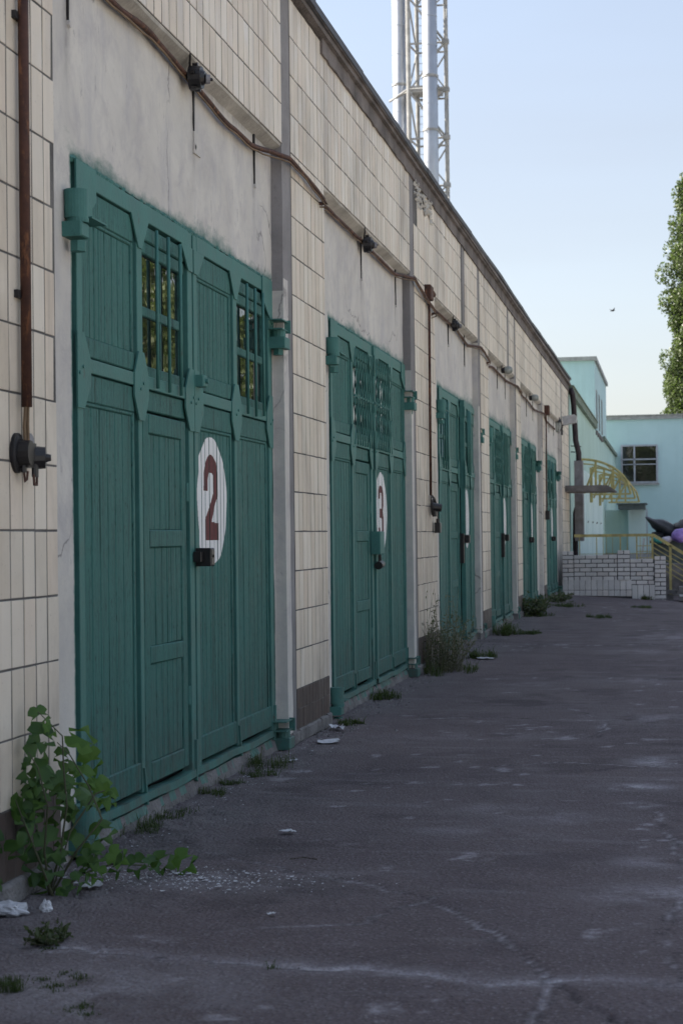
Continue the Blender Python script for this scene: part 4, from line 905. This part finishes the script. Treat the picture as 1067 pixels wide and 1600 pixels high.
# ---------------------------------------------------------------- chimney mast
CY=76; t=thing('chimney_mast','tall lattice mast carrying two shiny steel flue pipes behind the garage roof','chimney',(-9.9,CY,0))
def cx(px,z,Y=CY):    # world x where the column stands
    return 0
def cpart(name,b,mat,par=None,smooth=False): return b.build(name,M[mat],par or t,(0,0,0) if par else (10.4,-CY,0),smooth=smooth)
HT=34
def flue(x,y,r):
    b=MB(); b.cyl((x,y,0),(x,y,HT),r,n=28); o=cpart('flue_pipe',b,'steel',smooth=True); 
    z=1.0
    while z<HT:
        q=MB(); q.cyl((x,y,z),(x,y,z+.03),r+.010,n=28); q.build('seam_ring',M['steel'],o); z+=1.25
    for z in (18.6,20.9,26): 
        q=MB(); q.cyl((x,y,z),(x,y,z+.10),r+.035,n=28); q.build('clamp_ring',M['mast'],o)
    o.data.polygons.foreach_set('use_smooth',[len(p.vertices)==4 for p in o.data.polygons])
    return o
XR=-10.32; XL=-11.80
flue(XR,CY-.9,.315); flue(XL,CY+.3,.315)
legs=[(-11.30,CY-.55,.10),(-11.14,CY+1.0,.085),(-9.72,CY-.5,.05),(-9.82,CY+1.0,.05)]
for x,y,r in legs: b=MB(); b.cyl((x,y,0),(x,y,HT),r,n=8); cpart('leg',b,'mast')
z=2.0; i=0
while z<HT-2:
    zz=z+2.05
    for a,c in ((0,1),(1,3),(3,2),(0,2)):
        A=legs[a]; C=legs[c]
        b=MB(); b.cyl((A[0],A[1],z),(C[0],C[1],z),.045,n=6); cpart('crossbar',b,'mast')
        p,q=(A,C) if i%2 else (C,A)
        b=MB(); b.cyl((p[0],p[1],z),(q[0],q[1],zz),.04,n=6); cpart('diagonal_brace',b,'mast')
    b=MB(); b.box(-9.85,-9.55,CY-.62,CY-.4,z-.08,z+.10); cpart('clamp',b,'mast')
    b=MB(); b.cyl((XR+.2,CY-.8,z+.55),(-9.72,CY-.5,z+.05),.035,n=5); b.cyl((XR+.2,CY-.8,z-.5),(-9.72,CY-.5,z-.02),.035,n=5); cpart('strut',b,'mast')
    z=zz; i+=1
for z in (20.55,):
    b=MB(); b.box(-11.25,-10.0,CY-.6,CY+1.0,z,z+.12); cpart('platform',b,'mast')
    b=MB(); b.cyl((-11.3,CY-.6,z),(XL-.42,CY+.0,z-.35),.045,n=6); b.cyl((-11.3,CY-.4,z-.05),(XL-.42,CY-.1,z-.38),.04,n=6); b.cyl((-11.2,CY-.9,z-.1),(-9.75,CY-.9,z-.1),.05,n=6); cpart('support_arm',b,'mast')
b=MB()
for x in (-10.72,-10.98): b.cyl((x,CY+.4,0),(x,CY+.4,HT),.022,n=5)
z=10
while z<HT: b.cyl((-10.98,CY+.4,z),(-10.72,CY+.4,z),.014,n=4); z+=.33
cpart('ladder',b,'mast')
for q in range(2): 
    b=MB(); b.tube([(-11.45+.06*math.sin(z_*1.3+q)+.05*q,CY,z_) for z_ in np.arange(8,HT,.5)],.022,5); cpart('cable',b,'grey')

# ---------------------------------------------------------------- trees
def leaf_cloud(centres,radii,n,size,seed=0,squash=1.0):
    g=np.random.default_rng(seed); k=len(centres); C=np.array(centres); Rr=np.array(radii)
    idx=g.choice(k,n,p=Rr**2/np.sum(Rr**2)); d=g.normal(size=(n,3)); d/=np.linalg.norm(d,axis=1)[:,None]
    rad=Rr[idx]*(.55+.5*g.random(n)**.6); P=C[idx]+d*rad[:,None]*np.array([1,1,squash])
    a=g.normal(size=(n,3)); a/=np.linalg.norm(a,axis=1)[:,None]; b=np.cross(a,g.normal(size=(n,3))); b/=np.linalg.norm(b,axis=1)[:,None]
    s_=size*(.6+.8*g.random(n))[:,None]
    V=np.stack([P-a*s_*.5,P+b*s_*.32,P+a*s_*.5,P-b*s_*.32],1).reshape(-1,3); Fq=np.arange(4*n).reshape(n,4)
    r_=np.repeat(g.random(n)*.35+ (np.sin(P[:,2]*2.1+P[:,0]*1.7)*.5+.5)*.3,4)
    return V,Fq,dict(rnd=r_)
def tree(name,label,cat,loc,H,crown_r,mat,n,leaf,seed,slim=False,group=None):
    t=thing(name,label,cat,loc,group); rd=random.Random(seed)
    b=MB(); b.tube([(rd.uniform(-.1,.1)*q,rd.uniform(-.1,.1)*q,H*q/6*.95) for q in range(7)],H*.018+.05,9,taper=.03); b.build('trunk',M['bark'],t,smooth=True)
    cs=[];rs=[]
    b=MB(); nl=120 if slim else 30
    for i in range(nl):
        f=(i+.5)/nl; z=H*(.08+.90*f) if slim else H*(.32+.6*f); a=rd.uniform(0,6.28)
        env=float(np.interp(z,[0,6,9.5,13,18,22,24.5,26],[2.4,2.9,2.9,2.3,1.9,1.0,.5,.1]))*.95 if slim else crown_r*math.sqrt(max(.05,1-(2*f-.9)**2))
        L=env*rd.uniform(.45,.95); up=L*(1.6 if slim else .5)
        e=(math.cos(a)*L,math.sin(a)*L,z+ (up*.3 if slim else up)); b.tube([(0,0,max(.5,z-up*.7)),(e[0]*.5,e[1]*.5,z-up*.1),e],H*.004+.012,5,taper=.008)
        for q in range(3):
            cs.append((e[0]*rd.uniform(.5,1.1)+rd.gauss(0,.2),e[1]*rd.uniform(.5,1.1)+rd.gauss(0,.2),e[2]+rd.uniform(-.8,.8)*(1.3 if slim else .8))); rs.append(crown_r*rd.uniform(.10,.27))
    b.build('limb',M['bark'],t)
    if slim:
        z=H*.1
        while z<H*.97:
            e=float(np.interp(z,[0,6,9.5,13,18,22,24.5,26],[2.4,2.9,2.9,2.3,1.9,1.0,.5,.1])); cs.append((rd.gauss(0,.2),rd.gauss(0,.2),z)); rs.append(e*.62); z+=.8
    V,Fq,at=leaf_cloud(cs,rs,n,leaf,seed,1.3 if slim else .8)
    o=obj('crown',npmesh('crown',V,Fq,M[mat],at,False),t,(0,0,0),kind='stuff'); return t
tree('poplar_tree','tall slender poplar rising behind the mint building at the right edge','tree',(1.6,118,0),24,2.6,'poplar',90000,.19,3,True)
base=None
for i,(x,y,h) in enumerate([(8.5,30,9),(11,38,11),(9.5,46,10),(12,54,12),(9,62,10),(13,24,10),(10,15,9),(13,6,10),(-3,-24,11),(3,-27,10),(8,-22,11)]):  # last three stand unseen behind the camera, added to darken the rear-window reflection
    lb='broad leafy tree out of view around the yard, seen only reflected in windows'
    if base is None: base=tree('broadleaf_tree',lb,'tree',(x,y,-.3),9,3.4,'broad',3800,.30,11,group='trees across the yard')
    else:
        o=base.copy(); COL.objects.link(o); o.location=(x,y,-.3); o.scale=(1,1,h/9); o.rotation_euler=(0,0,i*1.3)
        for c in list(base.children): d=c.copy(); COL.objects.link(d); d.parent=o
# bright young branch at the right edge
t=thing('young_tree','thin young tree with bright yellow-green leaves poking in at the right edge','tree',(.62,52,-.1))
b=MB(); b.tube([(0,0,0),(.05,0,1.5),(.0,0,3.2)],.03,6,taper=.01); b.build('trunk',M['bark'],t)
V,Fq,at=leaf_cloud([(-.02,0,2.62),(.14,0,2.9),(.15,.1,2.4),(.25,0,3.1),(.1,0,2.05)],[.2,.22,.2,.2,.14],300,.11,5)
obj('crown',npmesh('crown',V,Fq,M['yleaf'],at,False),t,(0,0,0),kind='stuff')

# ---------------------------------------------------------------- the vine at the foot of the first pier
def lobed(size,fold=.25,seed=0):
    rd=random.Random(seed)
    pts=[(0,0),(.10,-.10),(.26,-.12),(.40,.02),(.50,.22),(.36,.30),(.30,.36),(.44,.50),(.50,.68),(.36,.70),(.22,.64),(.17,.72),(.10,.92),(0,1.08)]
    full=pts+[(-x,y) for x,y in pts[-2:0:-1]]
    b=MB(); n=len(full); vs=[]; 
    for x,y in full: 
        z=-fold*abs(x)+ -.18*y*y+.05*math.sin(x*9+y*7+seed); vs.append((x*size,y*size,z*size))
    vs.append((0,.35*size,.02*size)); vs.append((0,.7*size,-.07*size)); c=n; c2=n+1
    fs=[]
    for i in range(n):
        j=(i+1)%n; ymid=(full[i][1]+full[j][1])/2; fs.append((i,j,c2 if ymid>.55 else c))
    fs+= [ ]
    b.add(vs,fs); b.r=[(.75 if q>=n else (.15+.35*rd.random())) for q in range(len(vs))]; return b
lm=[lobed(1,.2,1).mesh('leaf',M['leafv'],True),lobed(1,.45,2).mesh('leaf',M['leafv'],True),lobed(1,-.1,3).mesh('leaf',M['leafv'],True)]
ly=[lobed(1,.3,4).mesh('leaf',M['leafy'],True),lobed(1,.05,5).mesh('leaf',M['leafy'],True)]
vine=thing('climbing_vine','dark green lobed-leaf vine growing up the tiled pier left of gate 2','vine',(-2.36,6.62,0))
def wpt(px,py,Y):      # a point of the plant: seen direction, at distance Y along the drive
    d=cf+cr*((px-533.5)/F)+cu*((800-py)/F); tt=Y/d.y; return Vector((0,0,EYE))+d*tt
vstems=[[(75,1405,6.62),(95,1330,6.58),(105,1260,6.55),(100,1200,6.52),(98,1150,6.5),(60,1112,6.45)],
        [(80,1400,6.62),(120,1330,6.6),(160,1280,6.62),(140,1230,6.62),(110,1180,6.58),(90,1160,6.55)],
        [(85,1405,6.6),(60,1340,6.45),(40,1290,6.35),(25,1250,6.3)],
        [(80,1405,6.6),(130,1365,6.65),(175,1350,6.8),(225,1352,7.0),(272,1362,7.15)],
        [(78,1400,6.6),(70,1330,6.5),(75,1260,6.45),(60,1200,6.4),(45,1175,6.38)],
        [(80,1400,6.6),(110,1300,6.62),(150,1240,6.7),(165,1235,6.72)]]
b=MB(); base_=Vector(vine.location)
for s_ in vstems:
    b.tube([wpt(*p)-base_ for p in s_],.0055,6,taper=.002)
b.build('stem',M['stem'],vine)
def vleaf(px,py,Y,size,young=False,rnd=random):
    p=wpt(px,py,Y)-base_; me=random.choice(ly if young else lm)
    o=obj('leaf',me,vine,p); s_=size; o.scale=(s_*random.uniform(.85,1.1),s_,s_)
    # hang mostly downwards facing the camera / open side
    face=Vector((random.gauss(.55,.35),random.gauss(-.75,.35),random.gauss(.45,.35))).normalized()
    down=Vector((random.gauss(.1,.6),random.gauss(0,.4),random.gauss(-.8,.45))); down=(down-face*down.dot(face)).normalized()
    x=down.cross(face); mt=Matrix((x,down,face)).transposed(); o.rotation_euler=mt.to_euler()
spec=[(60,1118,.08,0),(45,1180,.12,0),(70,1150,.11,0),(65,1215,.13,0),(30,1225,.07,0),(20,1165,.06,0),(90,1225,.10,0),(20,1280,.12,0),(38,1275,.12,0),(75,1215,.11,0),(95,1235,.12,0),(100,1180,.07,0),(120,1185,.12,1),(135,1190,.11,1),(155,1235,.13,1),(175,1245,.09,1),(130,1215,.12,1),(140,1260,.12,0),(165,1240,.10,1),(110,1280,.12,0),(85,1285,.13,0),(60,1290,.13,0),(40,1310,.13,0),(70,1320,.13,0),(100,1310,.12,0),(120,1320,.12,0),(150,1300,.10,0),(25,1340,.13,0),(55,1350,.13,0),(85,1350,.13,0),(110,1345,.12,0),(30,1375,.12,0),(60,1385,.11,0),(90,1385,.11,0),(130,1350,.09,0),(150,1355,.09,0),(170,1345,.09,1),(190,1350,.10,0),(210,1350,.09,0),(228,1352,.08,0),(243,1352,.10,0),(272,1352,.11,1),(160,1365,.08,1),(100,1400,.10,0),(120,1375,.08,0),(50,1405,.09,0),(15,1395,.10,0),(70,1140,.07,1),(105,1205,.08,0),(35,1200,.07,0),(60,1255,.12,0),(50,1330,.12,0),(95,1260,.11,0),(125,1250,.11,0),(75,1365,.12,0),(10,1310,.12,0),(45,1240,.1,0),(115,1362,.1,0),(140,1335,.1,0)]
for q_,(px,py,s_,yg) in enumerate(spec):
    if px>0 and not (py>1255 and px<130 and q_%3==0): vleaf(px+random.uniform(-4,4),py-18*s_/.12,6.45+max(0,px-60)*.004+random.uniform(-.06,.10) if py<1330 else 6.6+max(0,px-130)*.0036,s_*1.02,bool(yg))
for q in range(5): vleaf(random.uniform(-25,30),random.uniform(1260,1400),6.25,.11)

# ---------------------------------------------------------------- weeds, grass, litter
def blades(n,r,h,seed,rx=1,curl=.5,wd=.004):
    rd=random.Random(seed); b=MB(); hubs=[(r*math.sqrt(rd.random())*math.cos(t)*rx,r*math.sqrt(rd.random())*math.sin(t)*1.6) for t in [rd.uniform(0,6.28) for _ in range(max(3,n//12))]]
    for i in range(int(n*1.6)):
        hx,hy=rd.choice(hubs); x=hx+rd.gauss(0,.012+.05*r); y=hy+rd.gauss(0,.012+.05*r); L=h*rd.uniform(.35,1.25)*(1.3 if rd.random()<.12 else .85); d=rd.uniform(0,6.28); c=L*rd.uniform(.25,1.15)
        dx,dy=math.cos(d)*c,math.sin(d)*c; px_,py_=-math.sin(d)*wd,math.cos(d)*wd; hz=math.sqrt(max(.05,1.15-(c/L)**2*.75)); drop=rd.uniform(.55,1.0)
        b.add([(x-px_,y-py_,-.004),(x+px_,y+py_,-.004),(x+dx*.35+px_*.9,y+dy*.35+py_*.9,L*.55*hz),(x+dx*.35-px_*.9,y+dy*.35-py_*.9,L*.55*hz),(x+dx*.75+px_*.5,y+dy*.75+py_*.5,L*.75*hz*drop),(x+dx*.75-px_*.5,y+dy*.75-py_*.5,L*.75*hz*drop),(x+dx*1.1,y+dy*1.1,L*.72*hz*drop*drop)],[(0,1,2,3),(3,2,4,5),(5,4,6)])
    return b
tufts=[(-2.50,8.11,.12,.10,'in front of the near half of gate 2'),(-2.44,8.55,.10,.06,'flat against the drive by gate 2'),(-2.46,9.30,.08,.07,'by the threshold under the wicket of gate 2'),(-2.45,9.75,.07,.05,'by the threshold under the disc numbered 2'),(-2.42,10.55,.16,.12,'by the far hinge of gate 2'),(-2.38,10.15,.1,.05,'low and sparse before the far hinge of gate 2'),(-2.48,14.95,.22,.10,'below the middle of gate 3'),(-2.12,20.0,.16,.14,'standing alone on the drive beyond the dry bush'),(-2.42,24.6,.32,.26,'at the pier between the ajar gate and the grilled gate'),(-2.0,24.9,.25,.08,'flat on the drive off the pier beyond the ajar gate'),(-2.0,34.6,.3,.10,'flat on the drive before the last gate'),(-.55,40.6,.12,.14,'at the foot of the brick ramp wall'),(-2.05,5.22,.06,.05,'bright in the bottom left corner'),(-1.90,5.33,.08,.02,'flat and brownish near the bottom left corner'),(-1.27,5.60,.012,.03,'tiny, growing out of the pale crack'),(-1.72,5.0,.05,.02,'flat at the bottom edge left'),(-1.2,30,.2,.08,'far out on the drive'),(-.6,35.5,.2,.07,'far out on the drive before the ramp'),(-2.35,12.9,.10,.06,'at the far side of the second tiled pier')]
for i,(x,y,r,h,s_) in enumerate(tufts):
    z=float(gz(np.array(x),np.array(y))); b=blades(int(80+700*r) if r>.02 else 12,r,h,50+i,1,.7,.0016 if y<12 else .004)
    o=b.build('grass_tuft',M['grass'],None,(x,y,z)); o['label']='green grass tuft '+s_; o['category']='grass tuft'; o['group']='grass tufts along the gates'
def weed(name,label,loc,H,r,n,seed,mat='weed',tall=6,lsz=.022,group=None,dryness=.35):
    t=thing(name,label,'weed',loc,group); rd=random.Random(seed); b=MB(); lf=MB(); fl=MB()
    for i in range(n):
        a=rd.uniform(0,6.28); q=r*math.sqrt(rd.random())*.45; h=H*rd.uniform(.35,.75) if i>=tall else H*rd.uniform(.85,1.1); o=rd.uniform(.2,1)*r*(1 if i>=tall else .5)
        p0=Vector((q*math.cos(a),q*math.sin(a)*1.3,0)); p2=Vector((math.cos(a)*o,math.sin(a)*o*1.5,h)); p1=p0.lerp(p2,.5)+Vector((rd.gauss(0,.03),rd.gauss(0,.03),h*.08))
        b.tube([p0,p1,p2],.0028,4,taper=.0012)
        for k_ in range(14 if i>=tall else 9):
            f=rd.uniform(.1,1); p=(p0.lerp(p1,f*2) if f<.5 else p1.lerp(p2,f*2-1)); d=Vector((rd.gauss(0,1),rd.gauss(0,1),rd.gauss(.3,.7))).normalized(); L=lsz*rd.uniform(.6,1.8); sd=d.orthogonal().normalized()*L*.22
            (fl if rd.random()<dryness else lf).add([p,p+d*L*.5+sd,p+d*L,p+d*L*.5-sd],[(0,1,2,3)])
    b.build('stems',M['dry'],t,kind='stuff'); lf.build('leaves',M[mat],t,kind='stuff')
    if fl.v: fl.build('dry_leaves',M['dry'],t,kind='stuff')
    b2=blades(int(200*r/.4),r*.9,H*.22,seed+9,1,.7,.003); b2.build('grass',M['grass'],t,kind='stuff')
    return t
weed('weed_bush','large dry wispy weed bush with seed stalks beside the third tiled pier',(-2.28,17.95,0),.78,.42,150,5,tall=18,lsz=.024,dryness=.62)
weed('weed_clump','low grey-green weed clump at the foot of the far gates',(-2.30,30.2,0),.42,.34,90,6,tall=6,lsz=.05,dryness=.1)
weed('weed_clump','small dark weed clump lying flat in front of the vine',(-2.12,5.85,0),.07,.09,26,8,tall=2,lsz=.02,dryness=.0)
weed('weed_clump','thin weeds at the foot of the last gate by the ramp wall',(-2.35,36.6,0),.25,.5,60,9,tall=3,lsz=.05,dryness=.2)
# litter
def scrap(name,label,x,y,s_,mat='paper',seed=0,flat=.25,group='scraps of litter on the drive'):
    rd=random.Random(seed); n=9; vs=[(0,0,.02*s_)]; fs=[]
    m_=18; rad=[s_*.62*(1+.5*mnoise.noise((math.cos(q*2*PI/m_)*1.3,math.sin(q*2*PI/m_)*1.3,seed*3.1))+.22*rd.uniform(-1,1)) for q in range(m_)]
    for t_ in range(1,5):
        for q in range(m_):
            a=q*2*PI/m_; rr=rad[q]*t_/4; px=rr*math.cos(a)*1.4; py=rr*math.sin(a); z=s_*flat*(.5+mnoise.noise((px/s_*2.4,py/s_*2.4,seed*1.7)))*(.3+.7*t_/4)+abs(mnoise.noise((px/s_*6,py/s_*6,seed)))*.12*s_
            vs.append((px,py,max(.001,z)))
    for q in range(m_): fs.append((0,1+q,1+(q+1)%m_))
    for t_ in range(3):
        for q in range(m_): a0=1+t_*m_; fs.append((a0+q,a0+m_+q,a0+m_+(q+1)%m_,a0+(q+1)%m_))
    b=MB(); b.add(vs,fs); o=b.build(name,M[mat],None,(x,y,.012)); o['label']=label; o['category']='litter'; o['group']=group; o.rotation_euler=(0,0,rd.uniform(0,3))
scrap('paper_scrap','small white paper scrap lying alone in the middle of the drive',-1.772,8.118,.05,seed=1)
for (lb_,x_,y_,sx_,sy_,sz_,sd_) in (('crumpled whitish plastic bag on the ground at the left edge under the vine',-2.41,6.24,.065,.05,.026,2),('torn corner of whitish plastic standing just right of the crumpled bag',-2.29,6.29,.022,.018,.026,12)):
    n=26; m2=14; vs=[]; fs=[]
    for i in range(m2+1):
        ph=PI*i/m2
        for j in range(n):
            th=2*PI*j/n; d=Vector((math.sin(ph)*math.cos(th),math.sin(ph)*math.sin(th),math.cos(ph)))
            rr=1+.45*mnoise.noise(d*2.1+Vector((sd_,0,0)))+.35*abs(mnoise.noise(d*5+Vector((sd_,3,0))))-.1
            vs.append((d.x*rr*sx_,d.y*rr*sy_,d.z*rr*sz_+sz_*.6))
    for i in range(m2):
        for j in range(n): fs.append((i*n+j,(i+1)*n+j,(i+1)*n+(j+1)%n,i*n+(j+1)%n))
    b=MB(); b.add(vs,fs); o=b.build('plastic_bag',M['paper'],None,(x_,y_,.01)); o['label']=lb_; o['category']='litter'; o['group']='scraps of litter on the drive'
scrap('paper_scrap','flat grey sheet lying in front of the second tiled pier',-2.27,11.7,.13,'paper',3,.06)
scrap('paper_scrap','crumpled white wrapper at the foot of the second tiled pier',-2.36,12.5,.09,'paper',4,.4)
scrap('paper_scrap','tiny white scrap by the grass at the far hinge of gate 2',-2.30,10.7,.035,'paper',5)
scrap('paper_scrap','flat white strip beside the lone grass tuft on the drive',-2.05,19.75,.14,'paper',6,.04)
scrap('paper_scrap','white scrap on the ground near the trailing end of the vine',-2.27,6.75,.07,'paper',7,.2)
scrap('paper_scrap','tiny pale scrap in the foreground right of the vine',-1.45,6.35,.022,'paper',8,.2)
b=MB(); rd=random.Random(4)
def pebble(b,x,y,s_):
    b.add([(x+s_*math.cos(t)*rd.uniform(.7,1.2),y+s_*math.sin(t)*rd.uniform(.7,1.2),-.002) for t in (0,1.25,2.5,3.77,5)]+[(x,y,s_*rd.uniform(.5,1.1))],[(0,1,5),(1,2,5),(2,3,5),(3,4,5),(4,0,5)])
for i in range(2600):
    y=6.3+rd.random()**1.6*24; x=-2.55+abs(rd.gauss(0,.16)); pebble(b,x,y,rd.uniform(.003,.014)*(1 if y<12 else 1.5))
for i in range(500): pebble(b,rd.uniform(-2.3,.2),rd.uniform(4.9,14),rd.uniform(.0015,.005))
b.build('rubble',M['stone'],None,kind='stuff',label='grey crumbs of stone and mortar strewn along the foot of the gates',category='rubble')
b=MB()
for i in range(900):
    if i<640: x=-1.95+rd.gauss(0,.26); y=6.98+rd.gauss(0,.12)
    else: y=rd.uniform(7.6,12.6); x=-2.46+abs(rd.gauss(0,.13))
    s_=rd.uniform(.0018,.0065)*(2.6 if rd.random()<.05 else 1); z=.006+.004*rd.random()
    b.add([(x+s_*math.cos(t)*rd.uniform(.5,1.3),y+s_*math.sin(t)*rd.uniform(.5,1.3),z+rd.uniform(0,.004)) for t in (0,1.3,2.6,3.9,5.1)],[(0,1,2,3,4)])
b.build('lime_flakes',M['paper'],None,kind='stuff',label='white flakes of fallen limewash scattered on the asphalt by the vine',category='debris')
t=thing('twig','thin dark twig on the drive right of the vine','twig',(-1.62,7.45,.01))
b=MB(); b.tube([(0,0,0),(.06,.01,.006),(.12,-.005,.002)],.0025,5); b.build('stick',M['bark'],t)
# bird
b=MB(); b.cyl((-.10,0,0),(0,0,.01),.01,.035,8); b.cyl((0,0,.01),(.09,0,.02),.035,.012,8); b.add([(0,-.01,.03),(.06,-.01,.03),(-.02,-.25,.10),(-.04,-.14,.06)],[(0,1,2,3)]); b.add([(0,.01,.03),(.06,.01,.03),(-.02,.25,.10),(-.04,.14,.06)],[(0,1,2,3)])
o=b.build('bird',M['iron'],None,(-2.0,66,9.55)); o['label']='tiny dark bird flying in the open sky left of the poplar'; o['category']='bird'; o.rotation_euler=(0,0,.5)
